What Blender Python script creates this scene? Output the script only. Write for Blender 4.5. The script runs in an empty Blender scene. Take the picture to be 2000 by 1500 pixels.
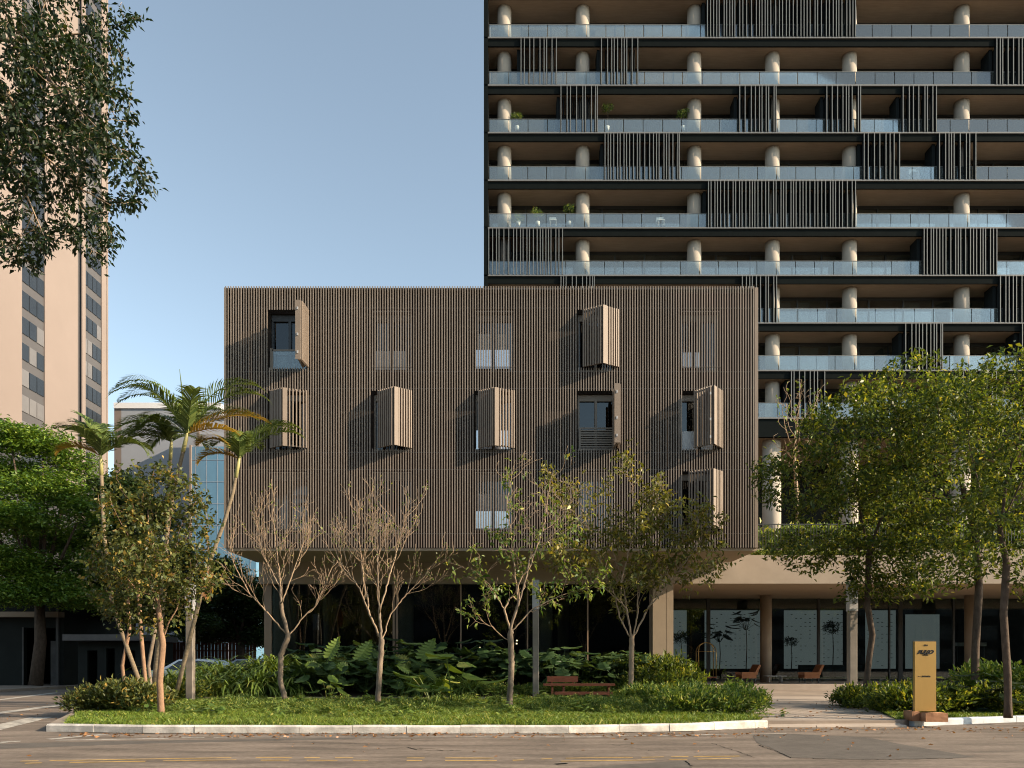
import bpy, math, random
import numpy as np
from mathutils import Vector, Matrix
random.seed(7); rng = np.random.default_rng(7)
R = math.radians
# ------------------------------------------------------------------ camera, sky, sun, exposure
F, HZ, H = 1479.0, 1290.0, 1.5           # focal length and horizon in photo pixels, eye height in metres
scene = bpy.context.scene
cd = bpy.data.cameras.new('camera'); cam = bpy.data.objects.new('camera', cd); scene.collection.objects.link(cam)
cam.location = (0, 0, H); cam.rotation_euler = (R(90), 0, 0)
cd.sensor_width = 36; cd.lens = 36 * F / 2000; cd.shift_y = (HZ - 750) / 2000; cd.clip_end = 3000; cd.clip_start = .1
scene.camera = cam
SUN = Vector((3.6, -1.0, 1.72)).normalized()
w = bpy.data.worlds.new('World'); scene.world = w; w.use_nodes = True
nt = w.node_tree; bg = nt.nodes['Background']; sky = nt.nodes.new('ShaderNodeTexSky')
sky.sky_type = 'NISHITA'; sky.sun_disc = False; sky.sun_elevation = math.asin(SUN.z)
sky.sun_rotation = math.atan2(SUN.x, SUN.y); sky.air_density = 1.0; sky.dust_density = 1.5; sky.ozone_density = 1.6
hs = nt.nodes.new('ShaderNodeHueSaturation'); hs.inputs['Saturation'].default_value = .60
tn = nt.nodes.new('ShaderNodeMix'); tn.data_type = 'RGBA'; tn.blend_type = 'MULTIPLY'; tn.inputs[0].default_value = 1; tn.inputs[7].default_value = (.88, .985, .965, 1)
gm_ = nt.nodes.new('ShaderNodeGamma'); gm_.inputs[1].default_value = 1.12; nt.links.new(sky.outputs[0], gm_.inputs[0]); nt.links.new(gm_.outputs[0], hs.inputs['Color']); nt.links.new(hs.outputs[0], tn.inputs[6]); nt.links.new(tn.outputs[2], bg.inputs[0]); bg.inputs[1].default_value = .125
sl = bpy.data.lights.new('sun', 'SUN'); sl.energy = 5.0; sl.angle = R(.53); sl.color = (1, .81, .59)
so = bpy.data.objects.new('sun', sl); scene.collection.objects.link(so); so.rotation_euler = (-SUN).to_track_quat('-Z', 'Y').to_euler(); so.location = SUN * 60
scene.view_settings.view_transform = 'Standard'; scene.view_settings.look = 'None'; scene.view_settings.gamma = 1
scene.view_settings.exposure = 0.92
scene.cycles.filter_width = 1.05; scene.cycles.max_bounces = 8; scene.cycles.transparent_max_bounces = 16

# ------------------------------------------------------------------ helpers
def px(x, d): return (x - 1000) / F * d
def pz(y, d): return H + (HZ - y) / F * d
def P(x, y, d): return Vector((px(x, d), d, pz(y, d)))
def G(x, y, z=0.0):
    d = F * (H - z) / (y - HZ); return (px(x, d), d)
ORG = {}
def org(o): return ORG.get(o.name, Vector((0, 0, 0))) if o else Vector((0, 0, 0))
def tag(o, label=None, cat=None, group=None, kind=None):
    if label: o['label'] = label
    if cat: o['category'] = cat
    if group: o['group'] = group
    if kind: o['kind'] = kind
    return o
def thing(name, label, cat, loc, group=None, rz=0):
    o = bpy.data.objects.new(name, None); scene.collection.objects.link(o); o.empty_display_size = .3
    o.location = loc; o.rotation_euler = (0, 0, rz); ORG[o.name] = Vector(loc); return tag(o, label, cat, group)
def link_mesh(name, me, m, parent=None, loc=None):
    o = bpy.data.objects.new(name, me); scene.collection.objects.link(o)
    if m: me.materials.append(m)
    if parent: o.parent = parent; ORG[o.name] = org(parent)
    elif loc is not None: o.location = loc
    return o
def np_mesh(name, V, Fc, m, parent=None, smooth=False):
    """V (n,3) world coords, Fc (k,3|4) ints"""
    V = np.asarray(V, dtype=np.float64) - np.array(org(parent)); Fc = np.asarray(Fc, dtype=np.int32)
    me = bpy.data.meshes.new(name); k = Fc.shape[1]
    me.vertices.add(len(V)); me.vertices.foreach_set('co', V.astype(np.float32).ravel())
    me.loops.add(Fc.size); me.loops.foreach_set('vertex_index', Fc.ravel())
    me.polygons.add(len(Fc)); me.polygons.foreach_set('loop_start', np.arange(0, Fc.size, k, dtype=np.int32))
    me.polygons.foreach_set('loop_total', np.full(len(Fc), k, dtype=np.int32))
    me.update(calc_edges=True); me.validate()
    if smooth: me.polygons.foreach_set('use_smooth', np.ones(len(me.polygons), dtype=bool))
    return link_mesh(name, me, m, parent)
class MB:
    def __init__(s): s.v = []; s.f = []
    def box(s, x0, x1, y0, y1, z0, z1):
        n = len(s.v); s.v += [(x0,y0,z0),(x1,y0,z0),(x1,y1,z0),(x0,y1,z0),(x0,y0,z1),(x1,y0,z1),(x1,y1,z1),(x0,y1,z1)]
        s.f += [(n,n+3,n+2,n+1),(n+4,n+5,n+6,n+7),(n,n+1,n+5,n+4),(n+1,n+2,n+6,n+5),(n+2,n+3,n+7,n+6),(n+3,n,n+4,n+7)]; return s
    def obox(s, p, ux, w_, uy, t, z0, z1):
        """box from point p (2D) along unit ux by w_, along uy by t"""
        n = len(s.v); a = [(p[0]+ux[0]*i*w_+uy[0]*j*t, p[1]+ux[1]*i*w_+uy[1]*j*t) for i, j in ((0,0),(1,0),(1,1),(0,1))]
        s.v += [(x,y,z0) for x, y in a] + [(x,y,z1) for x, y in a]
        s.f += [(n,n+3,n+2,n+1),(n+4,n+5,n+6,n+7),(n,n+1,n+5,n+4),(n+1,n+2,n+6,n+5),(n+2,n+3,n+7,n+6),(n+3,n,n+4,n+7)]; return s
    def prism(s, pts, z0, z1):
        n = len(s.v); k = len(pts); s.v += [(p[0],p[1],z0) for p in pts] + [(p[0],p[1],z1) for p in pts]
        s.f += [tuple(range(n+k, n+2*k)), tuple(reversed(range(n, n+k)))]
        for i in range(k): j = (i+1) % k; s.f.append((n+i, n+j, n+k+j, n+k+i))
        return s
    def poly(s, pts): n = len(s.v); s.v += [tuple(p) for p in pts]; s.f.append(tuple(range(n, n+len(pts)))); return s
    def cyl(s, x, y, z0, z1, r, k=20, r2=None):
        n = len(s.v); r2 = r if r2 is None else r2
        s.v += [(x+r*math.cos(6.2832*i/k), y+r*math.sin(6.2832*i/k), z0) for i in range(k)]
        s.v += [(x+r2*math.cos(6.2832*i/k), y+r2*math.sin(6.2832*i/k), z1) for i in range(k)]
        for i in range(k): j = (i+1) % k; s.f.append((n+i, n+j, n+k+j, n+k+i))
        s.f += [tuple(range(n+k, n+2*k)), tuple(reversed(range(n, n+k)))]; return s
    def tube(s, pts, rad, k=6):
        pts = [Vector(p) for p in pts]; n0 = len(s.v)
        rad = rad if hasattr(rad, '__len__') else [rad]*len(pts)
        t = (pts[1]-pts[0]).normalized(); u = t.orthogonal().normalized()
        for i, p in enumerate(pts):
            t = (pts[min(i+1, len(pts)-1)] - pts[max(i-1, 0)]).normalized()
            u = (u - t*u.dot(t)); u = u.normalized() if u.length > 1e-6 else t.orthogonal().normalized(); b = t.cross(u)
            for j in range(k):
                a = 6.28318*j/k; s.v.append(tuple(p + (u*math.cos(a) + b*math.sin(a))*rad[i]))
        for i in range(len(pts)-1):
            for j in range(k): j2 = (j+1) % k; a = n0+i*k; s.f.append((a+j, a+j2, a+k+j2, a+k+j))
        s.f.append(tuple(reversed(range(n0, n0+k)))); a = n0+(len(pts)-1)*k; s.f.append(tuple(range(a, a+k))); return s
    def build(s, name, m, parent=None, smooth=False, loc=None):
        o = org(parent) if parent else Vector(loc or (0, 0, 0))
        me = bpy.data.meshes.new(name); me.from_pydata([(a-o.x, b-o.y, c-o.z) for a, b, c in s.v], [], s.f); me.update()
        if smooth: me.polygons.foreach_set('use_smooth', [len(p.vertices) <= 4 for p in me.polygons])
        return link_mesh(name, me, m, parent, None if parent else (o if loc else None))
def wall_holes(x0, x1, z0, z1, holes, y0, y1):
    """wall slab y0..y1 with rectangular holes (hx0,hx1,hz0,hz1)"""
    mb = MB(); xs = sorted({x0, x1} | {h[0] for h in holes} | {h[1] for h in holes}); zs = sorted({z0, z1} | {h[2] for h in holes} | {h[3] for h in holes})
    for a, b in zip(xs, xs[1:]):
        run = None
        for c, d in zip(zs, zs[1:]):
            cx, cz = (a+b)/2, (c+d)/2
            solid = not any(h[0] < cx < h[1] and h[2] < cz < h[3] for h in holes)
            if solid: run = (run[0], d) if run else (c, d)
            if (not solid or d == zs[-1]) and run: mb.box(a, b, y0, y1, *run); run = None
    return mb

# ------------------------------------------------------------------ materials
def mat(name, col, rough=.7, spec=.3, var=.12, scale=3., bump=0., bscale=40., metal=0., col2=None, stretch=None, dirt=0., island=0., dstretch=None):
    m = bpy.data.materials.new(name); m.use_nodes = True; t = m.node_tree; b = t.nodes['Principled BSDF']; L = t.links.new
    b.inputs['Roughness'].default_value = rough; b.inputs['Specular IOR Level'].default_value = spec; b.inputs['Metallic'].default_value = metal
    tc = t.nodes.new('ShaderNodeTexCoord'); mp = t.nodes.new('ShaderNodeMapping'); L(tc.outputs['Object'], mp.inputs[0])
    if stretch: mp.inputs['Scale'].default_value = stretch
    nz = t.nodes.new('ShaderNodeTexNoise'); nz.inputs['Scale'].default_value = scale; nz.inputs['Detail'].default_value = 6; nz.inputs['Roughness'].default_value = .65; L(mp.outputs[0], nz.inputs[0])
    cr = t.nodes.new('ShaderNodeValToRGB'); cr.color_ramp.elements[0].position = .3; cr.color_ramp.elements[1].position = .7
    c2 = col2 or [min(1, c*(1+var)) for c in col]; c1 = col if col2 else [c*(1-var) for c in col]
    cr.color_ramp.elements[0].color = (*c1, 1); cr.color_ramp.elements[1].color = (*c2, 1); L(nz.outputs[0], cr.inputs[0])
    out = cr.outputs[0]
    if island:
        g = t.nodes.new('ShaderNodeNewGeometry'); mr = t.nodes.new('ShaderNodeMapRange'); mr.inputs[3].default_value = 1-island; mr.inputs[4].default_value = 1+island
        L(g.outputs['Random Per Island'], mr.inputs[0]); mx = t.nodes.new('ShaderNodeVectorMath'); mx.operation = 'SCALE'; L(out, mx.inputs[0]); L(mr.outputs[0], mx.inputs['Scale']); out = mx.outputs[0]
    if dirt:
        n2 = t.nodes.new('ShaderNodeTexNoise'); n2.inputs['Scale'].default_value = scale*.23; n2.inputs['Detail'].default_value = 8; md = t.nodes.new('ShaderNodeMapping'); md.inputs['Scale'].default_value = dstretch or (1,1,1); L(tc.outputs['Object'], md.inputs[0]); L(md.outputs[0], n2.inputs[0])
        mr = t.nodes.new('ShaderNodeMapRange'); mr.inputs[1].default_value = .35; mr.inputs[2].default_value = .65; mr.inputs[3].default_value = 1-dirt; mr.inputs[4].default_value = 1; L(n2.outputs[0], mr.inputs[0])
        mx = t.nodes.new('ShaderNodeVectorMath'); mx.operation = 'SCALE'; L(out, mx.inputs[0]); L(mr.outputs[0], mx.inputs['Scale']); out = mx.outputs[0]
    L(out, b.inputs['Base Color'])
    if bump:
        n3 = t.nodes.new('ShaderNodeTexNoise'); n3.inputs['Scale'].default_value = bscale; n3.inputs['Detail'].default_value = 5; L(mp.outputs[0], n3.inputs[0])
        bp = t.nodes.new('ShaderNodeBump'); bp.inputs['Strength'].default_value = bump; bp.inputs['Distance'].default_value = .02; L(n3.outputs[0], bp.inputs['Height']); L(bp.outputs[0], b.inputs['Normal'])
    return m
def leafmat(name, c1, c2, c3=None, trans=.35, rough=.45, p3=.9, spec=.35):
    """colour differs leaf by leaf (random per island); part of the light passes through"""
    m = bpy.data.materials.new(name); m.use_nodes = True; t = m.node_tree; b = t.nodes['Principled BSDF']; L = t.links.new; out = t.nodes['Material Output']
    g = t.nodes.new('ShaderNodeNewGeometry'); cr = t.nodes.new('ShaderNodeValToRGB'); e = cr.color_ramp.elements
    e[0].position = 0; e[0].color = (*c1, 1); e[1].position = p3-.08; e[1].color = (*c2, 1)
    if c3: k = e.new(min(1, p3+.04)); k.color = (*c3, 1)
    L(g.outputs['Random Per Island'], cr.inputs[0])
    b.inputs['Roughness'].default_value = rough; b.inputs['Specular IOR Level'].default_value = spec; L(cr.outputs[0], b.inputs['Base Color'])
    tr = t.nodes.new('ShaderNodeBsdfTranslucent'); gm = t.nodes.new('ShaderNodeMix'); gm.data_type = 'RGBA'; gm.blend_type = 'MULTIPLY'; gm.inputs[0].default_value = 1
    L(cr.outputs[0], gm.inputs[6]); gm.inputs[7].default_value = (1.5, 1.35, .5, 1); L(gm.outputs[2], tr.inputs[0])
    mx = t.nodes.new('ShaderNodeMixShader'); mx.inputs[0].default_value = trans; L(b.outputs[0], mx.inputs[1]); L(tr.outputs[0], mx.inputs[2]); L(mx.outputs[0], out.inputs[0])
    return m
def glassmat(name, tint, refl, body=(.1,.1,.1), bodyf=0., rough=.02):
    """thin glazing: see-through, mirror-like part, optional diffuse body that paints in pale sky reflection"""
    m = bpy.data.materials.new(name); m.use_nodes = True; t = m.node_tree; L = t.links.new; out = t.nodes['Material Output']; t.nodes.remove(t.nodes['Principled BSDF'])
    tr = t.nodes.new('ShaderNodeBsdfTransparent'); tr.inputs[0].default_value = (*tint, 1)
    gl = t.nodes.new('ShaderNodeBsdfGlossy'); gl.inputs['Roughness'].default_value = rough; gl.inputs[0].default_value = (.92, .97, 1, 1)
    df = t.nodes.new('ShaderNodeBsdfDiffuse'); df.inputs[0].default_value = (*body, 1)
    fr = t.nodes.new('ShaderNodeFresnel'); fr.inputs[0].default_value = 1.52
    ma = t.nodes.new('ShaderNodeMath'); ma.operation = 'ADD'; ma.use_clamp = True; L(fr.outputs[0], ma.inputs[0]); ma.inputs[1].default_value = refl
    nz = t.nodes.new('ShaderNodeTexNoise'); nz.inputs['Scale'].default_value = .35; bp = t.nodes.new('ShaderNodeBump'); bp.inputs['Strength'].default_value = .0
    tc = t.nodes.new('ShaderNodeTexCoord'); L(tc.outputs['Object'], nz.inputs[0]); L(nz.outputs[0], bp.inputs['Height']); pass
    m1 = t.nodes.new('ShaderNodeMixShader'); m1.inputs[0].default_value = bodyf; L(tr.outputs[0], m1.inputs[1]); L(df.outputs[0], m1.inputs[2])
    m2 = t.nodes.new('ShaderNodeMixShader'); L(ma.outputs[0], m2.inputs[0]); L(m1.outputs[0], m2.inputs[1]); L(gl.outputs[0], m2.inputs[2]); L(m2.outputs[0], out.inputs[0])
    return m
def emis(name, col, s):
    m = bpy.data.materials.new(name); m.use_nodes = True; b = m.node_tree.nodes['Principled BSDF']
    b.inputs['Base Color'].default_value = (*col, 1); b.inputs['Emission Color'].default_value = (*col, 1); b.inputs['Emission Strength'].default_value = s; return m
M = dict(
 slat=mat('slat_composite', (.205,.165,.134), .6, .3, .12, 1.2, stretch=(6,6,.4), island=.2, dirt=.1),
 slatpanel=mat('slat_frame', (.205,.158,.122), .6, .3, .08, 2),
 screenback=mat('screen_back', (.026,.020,.016), .9, .1, .3, 2),
 rail=mat('pale_rail', (.13,.11,.095), .5, .4, .05),
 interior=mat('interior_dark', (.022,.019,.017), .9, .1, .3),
 plaster=mat('taupe_plaster', (.34,.275,.215), .9, .15, .06, 1.5, bump=.1, bscale=60, dirt=.1),
 soffit=mat('soffit_plaster', (.36,.28,.205), .9, .1, .05, 1.2),
 stonewall=mat('tan_stone', (.27,.21,.15), .8, .2, .08, 2, bump=.1),
 mullion=mat('bronze_mullion', (.22,.15,.10), .45, .5, .05),
 roomwall=mat('room_wall', (.30,.26,.21), .9, .1, .3, .6),
 darkmet=mat('dark_metal', (.035,.038,.038), .5, .4, .1),
 slabgrey=mat('slab_edge_grey', (.15,.15,.15), .6, .3, .06, 2),
 findark=mat('fin_side_dark', (.014,.017,.018), .8, .1, .1),
 fin=mat('fin_grey', (.13,.135,.132), .5, .4, .05, 2),
 beam=mat('beam_black', (.007,.009,.009), .9, .03, .1, 2),
 wood=mat('wood_soffit', (.38,.285,.205), .7, .2, .14, 2., stretch=(.5,6,1), dirt=.1),
 column=mat('concrete_column', (.36,.31,.255), .85, .2, .05, 3, bump=.1),
 winframe=mat('window_frame_dark', (.03,.03,.03), .4, .5, .05),
 brownframe=mat('window_frame_brown', (.07,.055,.043), .5, .4, .1),
 tanframe=mat('window_frame_tan', (.20,.165,.13), .5, .4, .05),
 curtain=mat('curtain_white', (.72,.70,.70), .9, .1, .06, 3, stretch=(30,1,.2)),
 curtaingrey=mat('curtain_grey', (.36,.37,.37), .9, .1, .1, 3, stretch=(30,1,.2)),
 guard=mat('guard_white', (.80,.73,.73), .5, .3, .05, 2),
 guardgrey=mat('guard_grey', (.36,.36,.36), .4, .4, .1, 2),
 floorin=mat('interior_floor', (.10,.09,.08), .35, .5, .1),
 asphalt=mat('asphalt', (.21,.165,.13), .9, .25, .22, 9, bump=.5, bscale=110, dirt=.45, dstretch=(.25,1.1,1)),
 patch=mat('asphalt_patch', (.115,.098,.083), .9, .25, .15, 8, bump=.4, bscale=130, dirt=.2),
 pave=mat('paving', (.28,.225,.18), .9, .2, .12, 2, bump=.15, dirt=.25),
 drive=mat('driveway_concrete', (.37,.305,.25), .88, .2, .10, 1.6, bump=.12, dirt=.2),
 kerb=mat('kerb_paint', (.70,.65,.585), .8, .2, .2, 7, bump=.5, bscale=40, dirt=.45),
 kerbblue=mat('kerb_paint_grey', (.55,.58,.60), .8, .2, .12, 5, bump=.3, bscale=50, dirt=.3),
 white=mat('road_white', (.46,.42,.365), .85, .2, .35, 14, dirt=.5),
 yellow=mat('road_yellow', (.50,.32,.10), .85, .2, .3, 10, dirt=.3),
 soil=mat('soil', (.05,.038,.026), .95, .1, .3, 6, bump=.5),
 turf=mat('turf_base', (.075,.10,.028), .95, .1, .35, 5, bump=.4),
 bark=mat('bark_pale', (.19,.145,.105), .85, .2, .35, 9, bump=.5, bscale=30, stretch=(1,1,.5)),
 barkwarm=mat('bark_warm', (.24,.145,.09), .85, .2, .3, 9, bump=.5, bscale=30, stretch=(1,1,.5)),
 barkdark=mat('bark_dark', (.085,.06,.043), .9, .2, .35, 9, bump=.6, bscale=30, stretch=(1,1,.5)),
 twig=mat('twig_tan', (.31,.22,.145), .8, .2, .2, 5),
 palmtrunk=mat('palm_trunk', (.19,.145,.095), .8, .2, .3, 3, stretch=(1,1,9), bump=.4),
 sheath=mat('palm_sheath', (.33,.30,.12), .5, .3, .2, 3),
 brass=mat('brass', (.46,.29,.095), .38, .5, .06, 3, metal=.55, stretch=(1,1,.3)),
 redstone=mat('rust_stone', (.30,.15,.08), .8, .2, .2, 4, bump=.3, bscale=14),
 ink=mat('black_lettering', (.012,.012,.012), .5, .3, .05),
 corten=mat('red_bench_wood', (.32,.10,.05), .5, .35, .25, 5, stretch=(1,6,6)),
 galv=mat('lamp_post_metal', (.22,.185,.15), .55, .4, .15, 3, dirt=.25),
 lamphead=mat('lamp_head_grey', (.38,.37,.37), .5, .4, .04),
 leather=mat('orange_leather', (.32,.115,.04), .5, .35, .15),
 towerstone=mat('tower_stone', (.215,.172,.15), .85, .2, .05, .12, dirt=.06, stretch=(1,1,1)),
 towersill=mat('tower_spandrel', (.075,.07,.07), .6, .3, .08, .3),
 towerglass=mat('tower_glass', (.018,.021,.025), .25, .35, .25, .15),
 towerblind=mat('tower_blind', (.13,.12,.115), .4, .5, .2, .2),
 whitewall=mat('grey_white_wall', (.30,.31,.34), .8, .2, .06, .1),
 blueglass=mat('blue_curtain_wall', (.09,.20,.30), .15, .8, .3, .12, stretch=(1,1,.3)),
 greydark=mat('dark_grey_wall', (.014,.016,.014), .9, .2, .25, 1.),
 roofgrey=mat('roof_grey', (.09,.085,.08), .9, .2, .2, 2.),
 brownfence=mat('brown_fence', (.13,.055,.035), .9, .2, .2, 3.),
 carwhite=mat('car_white', (.62,.64,.68), .2, .6, .02), carglass=mat('car_glass', (.02,.025,.03), .05, .8, .02),
 cargrey=mat('car_silver', (.35,.36,.38), .2, .6, .02), tyre=mat('tyre', (.02,.02,.02), .9, .2, .1),
 potwhite=mat('plant_pot_white', (.7,.68,.64), .5, .4, .05),
)
M['rglass'] = glassmat('railing_glass', (.84,.89,.87), .06, (.50,.55,.53), .10)  # diffuse share adds the pale look of mirrored sky as colour
M['glass'] = glassmat('window_glass', (.62,.66,.64), .02)
M['glassdark'] = glassmat('window_glass_dark', (.35,.38,.37), .02)
M['towerwindow'] = glassmat('tower_window', (.72,.72,.68), .07)
M['entryglass'] = glassmat('entrance_glass', (.80,.86,.84), .02)
M['guardglass'] = glassmat('guard_glass', (.6,.6,.6), .45, (.75,.68,.68), .8, .12)  # white diffuse body stands in for bright sky mirrored in the guards
M['litpanel'] = emis('backlit_panel', (.20,.225,.23), .22)
M['bulb'] = emis('bulb', (1,.75,.45), 3)
LF = dict(
 dense=leafmat('leaf_dense', (.02,.046,.011), (.145,.185,.03), (.34,.31,.05), .42, p3=.94),
 olive=leafmat('leaf_olive', (.032,.052,.015), (.135,.145,.04), (.42,.26,.06), .30, p3=.965),
 fresh=leafmat('leaf_fresh', (.045,.10,.018), (.20,.26,.055), (.45,.42,.12), .35, p3=.93),
 feather=leafmat('leaf_feather', (.035,.09,.012), (.15,.24,.03), (.22,.28,.05), .35, p3=.93),
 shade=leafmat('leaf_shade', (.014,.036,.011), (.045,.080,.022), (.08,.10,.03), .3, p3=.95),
 yellow=leafmat('leaf_yellow_olive', (.07,.085,.02), (.23,.22,.05), (.42,.33,.09), .35, p3=.93),
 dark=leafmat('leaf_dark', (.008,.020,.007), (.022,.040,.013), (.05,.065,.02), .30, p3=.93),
 palm=leafmat('leaf_palm', (.05,.085,.02), (.15,.19,.05), None, .25),
 palmyel=leafmat('leaf_palm_yellow', (.20,.15,.03), (.40,.24,.04), None, .3),
 palmdead=leafmat('leaf_palm_dead', (.22,.10,.04), (.34,.17,.07), None, .15),
 strap=leafmat('leaf_strap', (.05,.10,.02), (.19,.26,.05), (.34,.32,.08), .3, p3=.95),
 big=leafmat('leaf_big', (.03,.06,.022), (.09,.14,.05), None, .25, .35),
 grass=leafmat('grass_blades', (.07,.12,.018), (.18,.25,.035), (.34,.31,.07), .3, p3=.93),
)
# ------------------------------------------------------------------ ground, roads, kerbs (structure)
def st(o): o['kind'] = 'structure'; return o
def sheet(name, pts, z, m):
    mb = MB(); mb.poly([(p[0], p[1], z if len(p) < 3 else p[2]) for p in pts]); return st(mb.build(name, m))
g = MB(); g.poly([(-900,-300,0),(900,-300,0),(900,1500,0),(-900,1500,0)]); st(g.build('road', M['asphalt']))
kb = [G(90,1429)[:2], G(300,1432.5)[:2], G(700,1433)[:2], G(1100,1433)[:2], G(1350,1428)[:2], G(1500,1421)[:2]]
kr = [G(1785,1419), G(1900,1414), G(2000,1410), (22, 20.2), (40, 21)]
SE = [(-10.3,16.1), (-11.3,19.3), (-13.8,26), (-15.2,36), (-15.5,70)]       # edge of the side street
off = .16
blk = [kb[0]] + [(x, y+off) for x, y in kb[1:]] + [(px(1500,16.9), 17.05), (px(1770,17.06), 17.2)] + [(x, y+off) for x, y in kr] + [(60, 21), (60, 90), (-15.5, 90)] + SE[::-1][:-1]
pv = MB(); pv.prism(blk, 0.002, .14); st(pv.build('pavement', M['pave']))
def kerb_run(pts, z1, m, name, seg=1.02):
    mb = MB(); pts = [Vector((p[0], p[1])) for p in pts]; L_ = 0
    dense = []
    for a, b in zip(pts, pts[1:]):
        n = max(1, int((b-a).length/.12)); dense += [a.lerp(b, i/n) for i in range(n)]
    dense.append(pts[-1]); acc = 0; cur = [dense[0]]
    for a, b in zip(dense, dense[1:]):
        acc += (b-a).length; cur.append(b)
        if acc >= seg or b is dense[-1]:
            a0, b0 = cur[0], cur[-1]; u = (b0-a0).normalized(); n_ = Vector((-u.y, u.x)); a1 = a0+u*.006; b1 = b0-u*.006; j = random.uniform(-.008, .008); zt = z1+random.uniform(-.006, .006)
            q = [a1+n_*j, b1+n_*j, b1+n_*(off+.0), a1+n_*(off+.0)]; k = len(mb.v)
            q2 = [a1+n_*(j+.03), b1+n_*(j+.03)]
            mb.v += [(q[0].x,q[0].y,0.001),(q[1].x,q[1].y,0.001),(q[1].x,q[1].y,zt-.03),(q[0].x,q[0].y,zt-.03),(q2[0].x,q2[0].y,zt),(q2[1].x,q2[1].y,zt),(q[2].x,q[2].y,zt),(q[3].x,q[3].y,zt),(q[2].x,q[2].y,0),(q[3].x,q[3].y,0)]
            mb.f += [(k,k+1,k+2,k+3),(k+3,k+2,k+5,k+4),(k+4,k+5,k+6,k+7),(k+7,k+6,k+8,k+9),(k,k+3,k+4,k+7,k+9),(k+1,k+8,k+6,k+5,k+2)]
            cur = [b]; acc = 0
    return st(mb.build(name, m))
kerb_run(kb, .165, M['kerb'], 'kerb')
kerb_run([SE[1], kb[0]], .10, M['kerb'], 'kerb')
kerb_run([SE[3], SE[2], SE[1]], .15, M['pave'], 'kerb')
kerb_run(kr, .15, M['kerbblue'], 'kerb')
kerb_run([(kb[-1][0], 16.92), (px(1770,17.06), 17.02)], .05, M['drive'], 'kerb')
# side-street far pavement
fp = MB(); fp.prism([(-60,33),(-24.5,33),(-23,60),(-23,90),(-60,90)], .002, .12); st(fp.build('pavement', M['pave']))
# lawn and planting soil sheets
lawn_pts = [(kb[0][0]+.25, kb[0][1]+.2)] + [(x, y+off) for x, y in kb[1:-1]] + [(px(1492,16.9), 17.1), G(1480,1404,.15), G(1446,1388,.15), G(1395,1368,.15), (px(1330,26), 26), (px(372,25.9)-.5, 25.9), (-11.9, 21.5), (-11.1, 19.3)]
sheet('lawn', lawn_pts, .146, M['turf'])
bed_pts = [(-14.2,28.3), (px(1310,28.3), 28.3), (px(1370,31), 31), (px(1375,34.2), 34.2), (-14.6,34.2)]
sheet('planting_soil', bed_pts, .147, M['soil'])
mo = MB(); mo.v = [(-14,28.6,.15),(px(1330,28.6),28.6,.15),(px(1330,30.5),30.5,.55),(-14,30.5,.6),(px(1330,32.6),32.6,.6),(-14,32.6,.7)]; mo.f = [(0,1,2,3),(3,2,4,5)]; st(mo.build('planting_soil', M['soil']))
rl_pts = [G(1750,1404,.15), (px(1790,17.3),17.4), (px(1900,17.9), 18.1), (px(2000,18.5), 18.75), (22, 20.4), (40, 21.2), (40, 27), (px(1700,27), 27), G(1660,1362,.15), G(1710,1386,.15)]
sheet('lawn', rl_pts, .146, M['turf'])
# driveway: ramp from the gutter and concrete slabs with joints
d0 = [(px(1503,16.95), 16.95, .045), (px(1763,17.06), 17.06, .045), (*G(1742,1404,.1502), .1502), (*G(1487,1404,.1502), .1502)]
sheet('driveway', d0, 0, M['drive'])
dl = [G(1487,1404,.15), G(1452,1388,.15), G(1398,1366,.15), G(1372,1353,.15)]; dr = [G(1742,1404,.15), G(1703,1386,.15), G(1655,1366,.15), G(1640,1356,.15)]
dv = MB(); nj = 0
def lerp2(a, b, t): return (a[0]+(b[0]-a[0])*t, a[1]+(b[1]-a[1])*t)
def along(pl, y):
    for a, b in zip(pl, pl[1:]):
        if a[1] <= y <= b[1]: return lerp2(a, b, (y-a[1])/(b[1]-a[1]))[0]
    return pl[-1][0] if y > pl[-1][1] else pl[0][0]
y = dl[0][1]; dv.poly([(*dl[0], .1502), (*dr[0], .1502), (*dr[1], .1502), (*dr[2], .1502), (*dr[3], .1502), (*dl[3], .1502), (*dl[2], .1502), (*dl[1], .1502)]); st(dv.build('driveway', M['drive']))
jt = MB()
for k in range(9):                                     # saw-cut joints
    t = (k+.6)/9; a = lerp2(dl[0], dr[0], t); b = (a[0]-1.2, a[1]+7.5)
    for i in range(6):
        p, q = lerp2(a, b, i/6), lerp2(a, b, (i+1)/6)
        if along(dl, p[1])+.1 < p[0] < along(dr, p[1])-.1 and along(dl, q[1])+.1 < q[0] < along(dr, q[1])-.1:
            jt.poly([(p[0]-.009,p[1],.1545),(p[0]+.009,p[1],.1545),(q[0]+.009,q[1],.1545),(q[0]-.009,q[1],.1545)])
for yy in (19.2, 21.6, 24.2):
    a, b = along(dl, yy)+.05, along(dr, yy)-.05; jt.poly([(a,yy,.155),(b,yy,.155),(b,yy+.018,.155),(a,yy+.018,.155)])
st(jt.build('driveway_joints', M['patch']))
sheet('driveway', [(px(1330,28.4)+.2,28.4), (40,28.4), (40,34.1), (px(1376,34.1)+.2,34.1)], .1506, M['pave'])
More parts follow.
